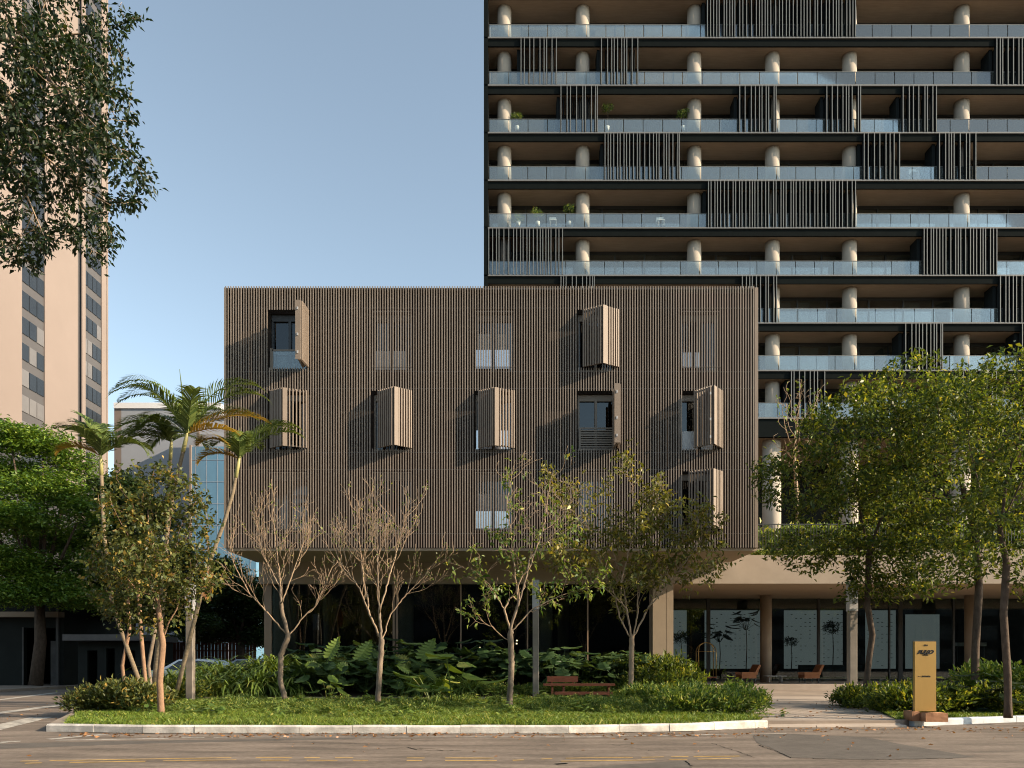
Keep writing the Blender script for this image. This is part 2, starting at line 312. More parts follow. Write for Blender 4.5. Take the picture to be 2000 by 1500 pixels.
# markings
mk = MB()
def strip(mb, p0, p1, wd, z=.004):
    a, b = Vector((p0[0], p0[1])), Vector((p1[0], p1[1])); u = (b-a).normalized(); n_ = Vector((-u.y, u.x))*wd/2
    mb.poly([(a.x-n_.x,a.y-n_.y,z),(b.x-n_.x,b.y-n_.y,z),(b.x+n_.x,b.y+n_.y,z),(a.x+n_.x,a.y+n_.y,z)])
def worn(mb, pa, pb, wd, segs, z=.004, wob=.01):
    """worn line: list of (t0,t1) kept, broken into uneven pieces"""
    a, b = Vector(pa), Vector(pb)
    for t0, t1 in segs:
        n = max(1, int((b-a).length*(t1-t0)/.6)); pr = a.lerp(b, t0)+Vector((0, random.uniform(-wob, wob)))
        for i in range(n):
            q = a.lerp(b, t0+(t1-t0)*(i+1)/n)+Vector((0, random.uniform(-wob, wob))); strip(mb, pr, q, wd*random.uniform(.75, 1.1), z); pr = q
worn(mk, G(110,1446), G(330,1442.5), .13, [(0,1)])
worn(mk, G(355,1441), G(480,1440), .10, [(0,.35),(.5,.8),(.9,1)])
worn(mk, G(490,1440), G(1145,1439.5), .10, [(0,1)])
worn(mk, G(1145,1440), G(1190,1438), .10, [(0,1)])
for a in (1205, 1240, 1283, 1318): worn(mk, G(a,1437.5), G(a+22,1436.5), .09, [(0,1)])
worn(mk, G(1345,1436), G(1535,1433), .10, [(0,1)])
worn(mk, G(-60,1452), G(40,1448), .12, [(0,1)])
for a, b, wd in (((-60,1434),(80,1401),.55), ((-60,1400),(120,1377),.45), ((-10,1368),(110,1353),.35), ((8,1450),(-60,1456),.3)): strip(mk, G(*a), G(*b), wd)
strip(mk, G(95,1444), G(210,1434), .22)
st(mk.build('white_markings', M['white']))
yl = MB()
worn(yl, G(40,1487), G(460,1480), .07, [(0,.08),(.13,.98)]); worn(yl, G(50,1491), G(470,1484), .07, [(0,.07),(.2,.55),(.63,.98)])
worn(yl, G(480,1480), G(980,1481), .07, [(.04,.18),(.23,.29),(.35,.42),(.63,.70),(.78,.97)]); worn(yl, G(480,1485), G(980,1486), .07, [(.06,.17),(.24,.36),(.42,.48),(.63,.69),(.78,.98)])
worn(yl, G(990,1486), G(1100,1481), .07, [(.1,.3),(.6,.8)]); worn(yl, G(1105,1481), G(1445,1477), .07, [(0,.38),(.43,.56),(.6,.7),(.73,1)]); worn(yl, G(1095,1487), G(1445,1482), .07, [(0,.52),(.6,.7),(.76,.95)])
st(yl.build('yellow_markings', M['yellow']))
# dirt in the gutter
gt = MB(); gx = [kb[0][0]+.3+i*.16 for i in range(90)]
def kby(x):
    for a, b in zip(kb, kb[1:]):
        if a[0] <= x <= b[0]: return a[1]+(b[1]-a[1])*(x-a[0])/(b[0]-a[0])
    return kb[-1][1]
gw = [random.uniform(.02,.13) for _ in gx]
for i in range(len(gx)-1):
    if gx[i+1] < kb[-1][0]: gt.poly([(gx[i],kby(gx[i])-gw[i],.005),(gx[i+1],kby(gx[i+1])-gw[i+1],.005),(gx[i+1],kby(gx[i+1])+.01,.005),(gx[i],kby(gx[i])+.01,.005)])
st(gt.build('gutter_dirt', M['soil']))
# darker asphalt patches, cracks
def blob(pts, z, m, name, jag=.02):
    out = []
    P_ = [Vector(G(*p)) for p in pts]
    for a, b in zip(P_, P_[1:]+P_[:1]):
        n = max(1, int((b-a).length/.12))
        for i in range(n): q = a.lerp(b, i/n); out.append((q.x+random.uniform(-jag, jag), q.y+random.uniform(-jag, jag)))
    sheet(name, out, z, m)
blob([(1535,1433),(1468,1434),(1480,1452),(1512,1464),(1545,1480),(1690,1484),(1860,1481),(1905,1479),(1820,1464),(1750,1452),(1695,1440),(1620,1437)], .003, M['patch'], 'road_patch')
blob([(1120,1500),(1290,1489),(1345,1486),(1350,1500)], .003, M['patch'], 'road_patch')
blob([(-200,1470),(300,1452),(520,1447),(700,1444),(690,1441),(200,1448),(-200,1458)], .0024, M['patch'], 'road_patch')
ck = MB()
def crack(pts, wd=.02):
    P_ = [Vector(G(*p)) for p in pts]
    for a, b in zip(P_, P_[1:]):
        n = max(2, int((b-a).length/.07)); pr = a
        for i in range(n): q = a.lerp(b, (i+1)/n)+Vector((random.uniform(-.02,.02), random.uniform(-.035,.035))); strip(ck, pr, q, wd*random.uniform(.4, 1.2), .0056); pr = q
crack([(755,1462),(800,1461),(815,1465),(860,1466),(900,1467)], .03); crack([(790,1459),(810,1462),(850,1463)], .02); crack([(1340,1487),(1352,1497)], .03); crack([(1390,1452),(1440,1468),(1475,1480)], .015)
crack([(1040,1450),(1180,1452),(1280,1468)], .01); crack([(1085,1493),(1110,1492)], .08); crack([(600,1450),(700,1453),(740,1455)], .012); crack([(180,1465),(215,1466),(250,1464)], .012)
crack([(1480,1455),(1512,1466),(1545,1481),(1690,1485),(1860,1482)], .022)
st(ck.build('road_cracks', M['beam']))

# ------------------------------------------------------------------ slatted hotel building
D = 29.0
X0, X1 = px(440, D), px(1480, D); ZB, ZT = pz(1070, D), pz(560, D)
hotel = thing('hotel_building', 'brown slatted hotel block with folding shutters over a glazed ground floor and long canopy', 'building', (0, 33, 0))
COLS = [562, 765, 966, 1168, 1370]; ROWS = [(606, 719), (764, 877), (921, 1035)]
openings = [(px(c-38, D), px(c+38, D), pz(b, D), pz(a, D)) for c in COLS for a, b in ROWS]
sc_ = MB(); pitch = .0985; n = int((X1-.14-X0)/pitch)
for i in range(n+1):
    x = X0 + .03 + i*pitch; ww = .0185; segs = [(ZB, ZT)]
    for (a, b, c, d) in openings:
        if a-.02 < x < b+.02:
            new = []
            for s0, s1 in segs:
                if c > s0 and d < s1: new += [(s0, c), (d, s1)]
                else: new.append((s0, s1))
            segs = new
    for s0, s1 in segs: sc_.box(x-ww, x+ww, D-.05, D-.005, s0, s1)
sc_.build('slat_screen', M['slat'], hotel)
r_ = MB()
for yy in (601.6, 726, 758.5, 883.5, 917, 1042): z = pz(yy, D); r_.box(X0+.03, X1-.14, D+.0, D+.02, z-.009, z+.009)
z = pz(563.5, D); r_.box(X0, X1-.14, D+.012, D+.33, z-.03, z+.03)
r_.build('screen_rail', M['rail'], hotel)
cp = MB(); cp.box(X1-.13, X1, D-.05, D+1.2, ZB, ZT-.05); cp.box(X0-.03, X0, D-.05, D+.5, ZB, ZT-.05); cp.build('corner_post', M['slatpanel'], hotel)
WY = D+.34
wall_holes(X0+.02, X1-.14, ZB+.02, ZT-.07, openings, WY, WY+.2).build('wall', M['screenback'], hotel)
bx = MB(); bx.box(X0+.02, X0+.22, WY+.2, 47, ZB+.02, ZT-.07); bx.box(X1-.34, X1-.14, WY+.2, 47, ZB+.02, ZT-.07); bx.box(X0+.22, X1-.34, 46.8, 47, ZB+.02, ZT-.07); bx.build('side_wall', M['slatpanel'], hotel)
bx = MB(); bx.box(X0+.02, X1-.14, WY, 47, ZT-.067, ZT-.03); bx.build('roof', M['roofgrey'], hotel)
bx = MB(); bx.box(X0+.02, X1-.02, D+.05, 32.55, ZB-.10, ZB-.003); bx.build('overhang_soffit', M['soffit'], hotel)
bx = MB()
for yy in (738, 895): z = pz(yy, D); bx.box(X0+.22, X1-.34, WY+.2, 38, z-.15, z+.15)
bx.box(X0+.22, X1-.34, 36.0, 36.1, ZB+.02, ZT-.07); bx.build('floor_slab', M['interior'], hotel)
# windows and shutters: per opening (b = how wide the folded pair still stands, 1.49 = shut)
W_ = openings[0][1]-openings[0][0]; LEAF = W_/2
state = {(0,0):.10,(1,0):1.49,(2,0):1.49,(3,0):1.30,(4,0):1.49,(0,1):1.36,(1,1):1.22,(2,1):1.33,(3,1):.12,(4,1):1.0,(0,2):1.49,(1,2):1.49,(2,2):1.49,(3,2):1.49,(4,2):1.22}
tipoff = {(0,1):-.16,(2,1):-.10,(4,2):.12}
guards = {(2,0):'guard',(2,1):'guard',(2,2):'guard',(1,0):'guardgrey',(4,0):'guardhalf',(3,1):'louvre',(4,1):'guardgrey',(0,0):'glass'}
def leafmesh(p, q, z0, z1, shut=False):
    """slatted leaf standing from 2D point p to q"""
    mb = MB(); a, b = Vector(p), Vector(q); L_ = (b-a).length; u = (b-a).normalized(); n_ = Vector((u.y, -u.x))
    if n_.y > 0: n_ = -n_
    k = 7; pt = L_/k; sw_ = .037 if shut else .045; dp_ = .06 if shut else .085
    for i in range(k+1):
        wd = sw_
        s = min(max(i*pt-wd/2, 0), L_-wd); c = a+u*s; mb.obox(c, u, wd, n_, dp_, z0, z1)
    hh = .025 if shut else .05
    mb.obox(a+n_*-.022, u, L_, n_, .02, z0+.02, z0+.02+hh); mb.obox(a+n_*-.022, u, L_, n_, .02, z1-.02-hh, z1-.02)
    return mb, a, b, u, n_
for ci, c in enumerate(COLS):
    for ri, (ya, yb) in enumerate(ROWS):
        x0, x1, z0, z1 = px(c-38, D), px(c+38, D), pz(yb, D), pz(ya, D); b = state[(ci, ri)]
        # window
        fr = MB(); t = .07; yy0, yy1 = WY+.06, WY+.14; cx = (x0+x1)/2-.04
        for (a_, b_) in ((x0, x0+t), (x1-t, x1), (cx-t*.7, cx+t*.7)): fr.box(a_, b_, yy0, yy1, z0, z1)
        fr.box(x0+t, cx-t*.7, yy0+.003, yy1-.003, z1-t-.18, z1); fr.box(cx+t*.7, x1-t, yy0+.003, yy1-.003, z1-t-.18, z1)
        fr.box(x0+t, cx-t*.7, yy0+.003, yy1-.003, z0, z0+t); fr.box(cx+t*.7, x1-t, yy0+.003, yy1-.003, z0, z0+t)
        wf = fr.build('window', M['winframe'] if (ci, ri) == (0, 0) else M['brownframe'] if b > 1.4 else M['tanframe'], hotel)
        gp = MB(); gp.box(x0+t, x1-t, WY+.145, WY+.155, z0+t, z1-t); gp.build('pane', M['glassdark'], wf)
        gk = guards.get((ci, ri))
        if gk:
            zg = z0+.74; gb = MB()
            if gk == 'guard':
                gb.box(x0+.04, cx-.07, D+.10, D+.13, z0+.02, zg); gb.box(cx+.05, x1-.17, D+.10, D+.13, z0+.02, zg); gb.build('guard_panel', M['guardglass'], wf)
                cu = MB(); cu.box(x0+.12, cx-.16, WY+.03, WY+.04, zg+.06, zg+.72); cu.box(cx+.14, x1-.3, WY+.03, WY+.04, zg+.06, zg+.72); cu.build('curtain', M['curtaingrey'], wf)
            elif gk == 'guardgrey': gb.box(x0+.06, cx-.05, WY-.12, WY-.09, z0+.02, zg); gb.box(cx+.08, x1-.25, WY-.12, WY-.09, z0+.02, zg); gb.build('guard_panel', M['guardgrey'], wf)
            elif gk == 'guardhalf': gb.box(x0+.0, x0+.42, D+.10, D+.13, z0+.05, z0+.64); gb.box(x0+.5, x0+.68, D+.10, D+.13, z0+.05, z0+.64); gb.build('guard_panel', M['guardglass'], wf)
            elif gk == 'louvre':
                for k in range(9): gb.box(x0+.1, x1-.1, WY-.12, WY-.09, z0+.03+k*.09, z0+.085+k*.09)
                gb.box(x0+.03, x1-.03, WY-.13, WY-.08, zg+.10, zg+.15); gb.box(x0+.03, x0+.1, WY-.13, WY-.08, z0, zg+.1); gb.box(x1-.1, x1-.03, WY-.13, WY-.08, z0, zg+.1); gb.build('guard_panel', M['tanframe'], wf)
            else: gb.box(x0+.12, x1-.1, WY-.12, WY-.11, z0+.05, zg); gb.build('guard_panel', M['rglass'], wf); g2 = MB(); g2.box(x0+.08, x1-.08, WY-.14, WY-.10, zg, zg+.06); g2.box(x0+.0, x0+.12, WY-.14, WY-.09, z0, zg+.1); g2.build('handrail', M['tanframe'], wf)
        # jamb reveal
        # shutter pair: leaf A from right jamb to the fold, leaf B from the fold to its sliding end
        b_ = min(b, W_*.999); to = tipoff.get((ci, ri), 0)
        end = Vector((x1-b_, D-.04)); jamb = Vector((x1-.005, D-.04)); ht = b_/2; p = math.sqrt(max(LEAF**2-ht**2, 0))
        tip = Vector(((end.x+jamb.x)/2+to, D-.04-p-.0))
        if b_ > W_*.99: tip = Vector(((x0+x1)/2, D+.008)); jamb.y = end.y = D+.008
        s0, s1 = z0+.01, z1-.01
        m1, a, bb, u, n_ = leafmesh(jamb, tip, s0, s1, b_ > W_*.99); u1, e1 = u, bb
        if p > .15:                                   # broad stile at the fold
            if b < .3: m1.obox(tip+Vector((-.16, -.04)), Vector((1, 0)), .20, Vector((0, -1)), .035, s0, s1)
            else: m1.obox(tip, -u, .17, n_, .105, s0, s1)
        if b_ > W_*.99:
            ms = [MB(), MB()]; i0 = int((x0-X0)/pitch)-1
            for i in range(i0, i0+20):
                x = X0+.03+i*pitch
                if x0-.02 < x < x1+.02: ms[0 if x > (x0+x1)/2 else 1].box(x-.0185, x+.0185, D-.05, D-.005, s0, s1)
            for q, (a_, b2) in zip(ms, (((x0+x1)/2+.004, x1-.01), (x0+.01, (x0+x1)/2-.004))): q.box(a_, b2, D-.002, D+.018, s1-.05, s1-.02); q.box(a_, b2, D-.002, D+.018, s0+.02, s0+.05)
            sh = ms[0].build('shutter', M['slat'], hotel); ms[1].build('shutter_leaf', M['slat'], sh); continue
        sh = m1.build('shutter', M['slat'] if b_ > W_*.99 else M['slatpanel'], hotel)
        m2, a, bb, u, n_ = leafmesh(end, tip, s0, s1, b_ > W_*.99)
        m2.build('shutter_leaf', M['slat'] if b_ > W_*.99 else M['slatpanel'], sh)
        if p > .5:                                    # solid edge cheeks and hinges of a fully folded pair
            ch = MB()
            for k in (.12, .42, .86): zz = s0+(s1-s0)*k; ch.box(tip.x-.10, tip.x-.05, tip.y-.10, tip.y-.076, zz-.05, zz+.05)
            ch.build('hinge', M['lamphead'], sh)
# ground floor: beam, glazing, columns, inner room
FY = 32.7; ZF0, ZF1 = 4.82, 6.05
XR = 45.0
bm = MB(); bm.box(X0+.05, X1-.2, FY, FY+.35, ZF0, ZB-.002); bm.box(X1-.2, XR, FY, FY+.35, ZF0, ZF1); bm.build('canopy_fascia', M['plaster'], hotel)
XE = 6.98
bm = MB(); bm.box(XE, XR, FY+.35, 46, ZF0+.003, ZF0+.12); bm.build('canopy_soffit', M['soffit'], hotel)
bm = MB(); bm.box(X0+.3, XE, FY+.35, 46, ZF0+.003, ZF0+.12); bm.build('ceiling', M['interior'], hotel)
bm = MB(); bm.box(X0+.3, XE, FY+.2, 46, .143, .17); bm.build('floor', M['floorin'], hotel)
bm = MB(); bm.box(X0+.34, XE, 45.5, 45.7, .17, ZF0); bm.box(XE-.2, XE, 33.5, 45.5, .17, ZF0-.002); bm.box(px(905,40), px(960,40), 40, 40.3, .17, ZF0); bm.build('inner_wall', M['interior'], hotel)
GY = 33.0
mull = [(517, 531), (767.5, 771.5), (773.5, 777.5), (899, 901.5), (1029, 1031.5), (1146.5, 1149), (1268, 1273)]
for a, b in mull:
    m_ = MB(); m_.box(px(a, GY), px(b, GY), GY-.08, GY+.08, .15, ZF0); m_.build('mullion', M['mullion'], hotel)
for a, b in ((531,767.5),(777.5,899),(901.5,1029),(1031.5,1146.5),(1149,1268)):
    m_ = MB(); m_.box(px(a, GY), px(b, GY), GY-.006, GY+.006, .2, ZF0); m_.build('window', M['glass'], hotel)
m_ = MB(); m_.box(X0+.32, X0+.335, GY+.3, 40, .2, ZF0); m_.build('window', M['glass'], hotel)
m_ = MB(); m_.box(X0+.32, X0+.5, 40, 45.5, .17, ZF0); m_.build('inner_wall', M['interior'], hotel)
for a, wd, dd in ((557, 44, 34.2), (793, 30, 34.4), (640, 16, 38), (715, 18, 39), (1066, 26, 35), (1100,22,39)):
    m_ = MB(); m_.cyl(px(a, dd), dd, .17, ZF0, wd/2/F*dd, 20); m_.build('column', M['column'] if dd < 36 else M['stonewall'], hotel, smooth=True)
m_ = MB(); m_.box(px(1273, GY), px(1298.5, GY), GY-.25, GY+.5, .15, ZF0-.003); m_.box(px(1299.5, GY), XE, GY-.25, GY+.5, .15, ZF0-.003); m_.box(px(1298.5, GY), px(1299.5, GY), GY-.2, GY+.45, .15, ZF0-.003); m_.build('stone_pier', M['stonewall'], hotel)
# porch and entrance
m_ = MB(); m_.box(px(1376,34.3)+.1, XR, 34.3, 47, .143, .40); m_.build('porch_floor', M['drive'], hotel)
EY = 40.6
for a, wd, dd in ((1496, 22, 38.6), (1898, 26, 38.6), (2250, 26, 38.6)):
    m_ = MB(); m_.cyl(px(a, dd), dd, .40, ZF0+.003, wd/2/F*dd, 24); m_.build('column', M['plaster'], hotel, smooth=True)
em = [(1308,1313),(1380,1387),(1488,1494),(1596,1601),(1655,1662),(1735,1738),(1754,1762),(1860,1864),(1960,1966),(2100,2106)]
for a, b in em:
    m_ = MB(); m_.box(px(a, EY), px(b, EY), EY-.06, EY+.06, .40, ZF0); m_.build('mullion', M['winframe'], hotel)
for (a, b), (c, d) in zip(em, em[1:]):
    m_ = MB(); m_.box(px(b, EY), px(c, EY), EY-.006, EY+.006, .42, ZF0); m_.build('window', M['entryglass'], hotel)
m_ = MB(); m_.box(px(1313, EY), XR, EY+.07, EY+.2, pz(1191, EY), ZF0); m_.build('window_header', M['darkmet'], hotel)
m_ = MB(); m_.box(XE, XR, 47, 47.2, .40, ZF0); m_.box(XR-.2, XR, 34, 47, .40, ZF0-.002)
for a, b in ((1346,1376),(1500,1531),(1655,1690),(1760,1768)): m_.box(px(a,43), px(b,43), 43, 43.6, .4, ZF0)
m_.build('inner_wall', M['interior'], hotel)
for a, b, top in ((1314,1345,1192),(1377,1486,1192),(1532,1652,1192),(1691,1753,1192),(1769,1835,1200)):
    m_ = MB(); m_.box(px(a,44.), px(b,44.), 44., 44.1, pz(1306,44.), pz(top,44.)); lp = m_.build('backlit_wall', M['litpanel'], hotel)
    sd = MB(); cols = int((b-a)/9)
    for i in range(cols):
        for j in range(14):
            if random.random() < .42: x = px(a+5+i*9, 43.97); zz = pz(1200+j*7.7, 43.97); sd.box(x-.045, x+.045, 43.93, 43.99, zz-.018, zz+.012)
    if a < 1760: sd.build('relief_knobs', M['greydark'], lp)
# terrace over the canopy
m_ = MB(); m_.box(X1-.1, XR, 34.0, 34.35, ZF1-.1, 6.52); m_.build('planter_wall', M['plaster'], hotel)
m_ = MB(); m_.box(X1-.1, XR, FY+.35, 60, 5.7, 5.95); m_.box(X1-.1, XR, 34.35, 60, 5.96, 6.45); m_.build('terrace_deck', M['soil'], hotel)
m_ = MB(); x = X1; k = 0
m_.box(X1, XR, 34.12, 34.17, 7.62, 7.66)
while x < XR-.1: m_.box(x, x+.022, 34.13, 34.16, 6.52, 7.62); x += .135
m_.build('terrace_railing', M['darkmet'], hotel)

# ------------------------------------------------------------------ apartment tower
T = 54.0; S = F/T
tower = thing('apartment_tower', 'tall dark banded apartment tower with glass balconies, round pale columns and vertical louvres', 'building', (15, 56, 0))
TX0, TX1 = px(945, T), px(2230, T); slab0 = 722; pitchp = 92.9
slabs = [slab0 + pitchp*k for k in range(1, -10, -1)]        # photo y of each slab's front edge, from low to high
fins = {0: [(1380,1672)], 1: [(1016,1088),(1173,1247),(1945,2030)], 2: [(1094,1168),(1443,1517),(1613,1682),(1762,1830)], 3: [(1180,1328),(1686,1758),(1833,1907)],
        4: [(1382,1672)], 5: [(953,1100),(1803,1948)], 6: [(1094,1162),(1448,1518),(1952,2030)], 7: [(1767,1842),(1995,2080)], 8: [(1544,1612),(1880,1960)], -1: [(953,1030),(1700,1850)], -2: [(1180,1330)]}
BACK = 56.25
for k, sy in enumerate(slabs):
    z = pz(sy, T); row = 8-k                              # row whose floor is this slab
    m_ = MB(); m_.box(TX0, TX1, T, BACK+.2, z-.10, z); m_.build('floor_slab', M['slabgrey'], tower)
    m_ = MB(); m_.box(TX0+.02, TX1, T+.10, T+.22, z-.60, z-.101); m_.build('edge_beam', M['beam'], tower)
    m_ = MB(); m_.box(TX0+.3, TX1, T+.221, BACK+.1, z-.57, z-.102); m_.build('wood_soffit', M['wood'], tower)
    if k == len(slabs)-1: break
    zt = z + pitchp/S - .57
    # glazing wall
    m_ = MB(); xs = []; x = TX0+.5
    while x < TX1: xs.append(x); x += random.choice((2.2, 2.2, 2.55, 2.2, 3.1))
    for x in xs: m_.box(x-.05, x+.05, BACK-.05, BACK+.05, z, zt)
    m_.box(TX0+.3, TX1, BACK-.04, BACK+.04, zt-.22, zt); m_.build('window_frame', M['winframe'], tower)
    for a, b in zip(xs, xs[1:]):
        g_ = MB(); g_.box(a+.05, b-.05, BACK, BACK+.02, z+.01, zt-.22); g_.build('window', M['towerwindow'], tower)
    m_ = MB()
    for a, b in zip(xs, xs[1:]):
        if random.random() < .5: f = random.uniform(.3, 1); m_.box(a+.06, a+.06+(b-a-.12)*f, BACK+.25, BACK+.27, z+.02, zt-.25 if random.random() < .6 else z+1.1)
    m_.build('curtain', M['curtaingrey'], tower)
    m_ = MB(); m_.box(TX0+.3, TX1, BACK+3.5, BACK+3.6, z, zt+.4); m_.build('inner_wall', M['roomwall'], tower)
    # railing
    gz = z+1.10; rx = [955]; 
    while rx[-1] < 2200: rx.append(rx[-1]+random.choice((37, 38, 38.5)))
    m_ = MB(); cut = fins.get(row, [])
    for a, b in zip(rx, rx[1:]): m_.box(px(a+.7, T), px(b-.7, T), T+.30, T+.315, z+.0, gz)
    m_.build('glass_railing', M['rglass'], tower)
    m_ = MB(); m_.box(px(955, T), px(2200, T), T+.285, T+.33, gz, gz+.035); m_.build('handrail', M['fin'], tower)
    # columns
    for c in (985, 1139, 1359, 1513, 1665, 1886, 2040, 2190):
        cdp = 55.05; m_ = MB(); m_.cyl(px(c, T+.55), cdp, z, zt+.01, .505, 24); m_.build('column', M['column'], tower, smooth=True)
    # louvre screens
    for a, b in cut:
        m_ = MB(); ed = MB(); x = a+1.; zt2 = z+pitchp/S-.102; fx = []
        while x < b-4: fx.append(x); x += random.choice((5, 6.5, 8, 10.5, 12)) if b-a < 100 else random.choice((5, 6, 7.5, 9.5))
        fx.append(b-2)
        for x in fx: m_.box(px(x, T), px(x, T)+.05, T+.0, T+.27, z+.002, zt2); ed.box(px(x, T)-.004, px(x, T)+.054, T-.03, T-.001, z+.002, zt2)
        x = a+3
        while x < b-4: m_.box(px(x, T), px(x, T)+.06, T+.42, T+.75, z+.002, zt2-.5); x += random.choice((4, 5, 6, 8))
        m_.box(px(a-6, T), px(a, T), T+.42, T+1.4, z+.002, zt2-.5)
        lo = m_.build('louvre_screen', M['findark'], tower); ed.build('louvre_edge', M['fin'], lo)
m_ = MB(); zb = pz(slabs[0], T)-1.4
m_.box(TX0, TX0+.29, T+.0, T+.5, zb, pz(slabs[-1], T)+.0); 
m2 = MB(); m2.box(TX0+.0, TX0+.3, T+.5, T+22, zb, pz(slabs[-1], T)); m2.box(TX0, TX1, T+22, T+22.2, zb, pz(slabs[-1], T)); m2.box(TX1-.2, TX1, T+.5, T+22, zb, pz(slabs[-1], T)); m2.build('side_wall', M['darkmet'], tower)
m_.build('edge_blade', M['beam'], tower)
m_ = MB(); m_.box(TX0, TX1, T+.02, T+.3, zb, pz(slabs[0], T)-.602); m_.build('edge_beam', M['beam'], tower)
m_ = MB(); m_.box(TX0, TX1, T+.301, T+20, zb+.05, zb+.2); m_.build('wood_soffit', M['wood'], tower)
for c in (985, 1139, 1359, 1513, 1665, 1886, 2040, 2190):
    m_ = MB(); m_.cyl(px(c, T+.55), 55.2, 6.45, zb+.05, .66, 24); m_.build('column', M['column'], tower, smooth=True)
m_ = MB(); m_.box(TX0+.3, TX1, 62, 62.2, 6.45, zb+.05); m_.build('inner_wall', M['greydark'], tower)
# ------------------------------------------------------------------ buildings beyond the side street
OX = -55.0; od0, od1 = 74.0, -55*F/(210-1000)
office = thing('office_tower', 'tall pale stone office tower with vertical strips of windows behind the trees', 'building', (OX-10, 88, 0))
def ody(p): return OX*F/(p-1000)
top = 92.0
def face(y0, y1, mb, dx=0., z0=0., z1=top): mb.box(OX-.15+dx, OX+dx, y0, y1, z0, z1); return mb
m_ = MB(); m_.box(OX-26, OX-.16, od0, od1-.02, 0, top); m_.build('wall', M['towersill'], office)
m_ = MB(); face(od0, ody(43), m_); face(ody(88), ody(152), m_); face(ody(199), ody(208), m_); m_.build('stone_pier', M['towerstone'], office)
m_ = MB(); face(ody(157), ody(163.5), m_, .25); face(ody(208), od1, m_, .1); m_.build('stone_rib', M['towerstone'], office)
m_ = MB(); m_.box(OX-26, OX, od0-.3, od0-.01, 0, top); m_.build('stone_pier', M['towerstone'], office)
fl = 2.93
for bi, (a, b, nn) in enumerate(((43, 88, 3), (163.5, 199, 4))):
    ya, yb = ody(a), ody(b)
    k = 0; z = 12.0
    while z < top-3:
        c = (yb-ya)/nn
        for i in range(nn):
            blind = random.random() < (.75 if z < 36 else .45 if bi else .2)
            w_ = MB(); w_.box(OX-.155, OX-.08, ya+i*c+.06, ya+(i+1)*c-.06, z, z+1.85)
            w_.build('window', M['towerblind'] if (k*3+i//2+bi) % 7 in (0, 3) and blind or (z < 30 and bi == 0) else M['towerglass'], office)
        z += fl; k += 1
white = thing('apartment_block', 'pale grey office block partly hidden behind the palms', 'building', (-58, 125, 0))
zt = pz(787, 120); m_ = MB(); m_.box(px(237,120), px(432,120), 120, 140, 0, zt-.9); m_.build('wall', M['whitewall'], white)
m_ = MB(); m_.box(px(223,120), px(237,120)-.01, 120, 140, 0, zt); m_.build('side_wall', M['towerstone'], white)
m_ = MB(); m_.box(px(223,120), px(432,120), 119.8, 140.2, zt-.9, zt); m_.build('parapet', M['curtain'], white)
for i in range(5):
    for j in range(8): m_ = MB(); m_.box(px(250,120)+i*2.9, px(250,120)+i*2.9+1.6, 119.9, 120, 4+j*4.1, 5.6+j*4.1); m_.build('window', M['towerglass'], white) if j < 4 else None
low = thing('corner_block', 'cream stepped block in sun between the palm fronds and the slatted building', 'building', (-46, 117, 0))
m_ = MB(); m_.box(px(384,114), px(520,114), 114, 118, 0, pz(818,114)); m_.build('wall', M['whitewall'], low)
m_ = MB(); m_.box(px(384,114), px(520,114), 113.8, 118.2, pz(818,114), pz(812,114)); m_.build('parapet', M['towerstone'], low)
m_ = MB(); m_.box(px(384,113.9), px(390,113.9), 113.85, 114, 0, pz(818,114)); m_.build('corner_rib', M['towerstone'], low)
blue = thing('glass_office_building', 'blue glass office building seen between the palms and the slatted building', 'building', (-44, 106, 0))
m_ = MB(); m_.box(px(374,104), px(500,104), 104, 110, 0, pz(872,104)); m_.build('curtain_wall', M['blueglass'], blue)
m_ = MB(); m_.box(px(371,104), px(375,104)-.01, 103.8, 110.1, 0, pz(870,104)); m_.build('corner_rib', M['towerstone'], blue)
m_ = MB()
for k in range(10): z = 2+k*3.0; m_.box(px(376,104), px(500,104), 103.96, 104, z, z+.05)
for k in range(7): x = px(382,104)+k*1.5; m_.box(x, x+.03, 103.97, 104, 0, pz(873,104))
m_.build('mullion', M['whitewall'], blue)
op = thing('opposite_building', 'long plain dark building across the road, seen only mirrored in the glass', 'building', (0, -26, 0))
wall_holes(-70, 120, 0, 15, [(-66+i*6, -63+i*6, 1+j*3.4, 3.2+j*3.4) for i in range(30) for j in range(4)], -26, -25.6).build('wall', M['greydark'], op); m_ = MB(); m_.box(-70, 120, -40, -26.01, 0, 15.2); m_.build('window', M['towerglass'], op)
# low dark buildings under the trees
gar = thing('garage_building', 'dark low grey building with an open bay under the big green tree', 'building', (-30, 44, 0))
m_ = MB(); A = lambda p: px(p, 42)
wall_holes(A(-260), A(124), .12, 5.6, [(A(46), A(112), .12, 3.3), (A(-150), A(-30), .12, 3.2)], 42, 42.3).build('wall', M['greydark'], gar)
m_ = MB(); m_.box(A(-262), A(126), 41.4, 42.0, pz(1206,42), pz(1196,42)); m_.build('canopy', M['stonewall'], gar)
m_ = MB(); m_.box(A(-260), A(124), 42.3, 50, 5.4, 5.6); m_.box(A(-260), A(-258), 42.3, 50, 0.1, 5.4); m_.box(A(122), A(124), 42.3, 50, .1, 5.4); m_.box(A(-258), A(122), 49.8, 50, .1, 5.4); m_.build('side_wall', M['greydark'], gar)
m_ = MB(); m_.box(A(86), A(111), 42.6, 42.7, .12, 2.6); m_.build('door', M['roofgrey'], gar)
m_ = MB(); m_.box(A(44), A(47), 41.95, 42.0, .12, 3.35); m_.box(A(111), A(116), 41.9, 42.0, .12, 4.6); m_.build('door_frame', M['roofgrey'], gar)
m_ = MB(); m_.box(A(-148), A(-32), 42.1, 42.2, .12, 3.2); m_.build('door', M['towersill'], gar)
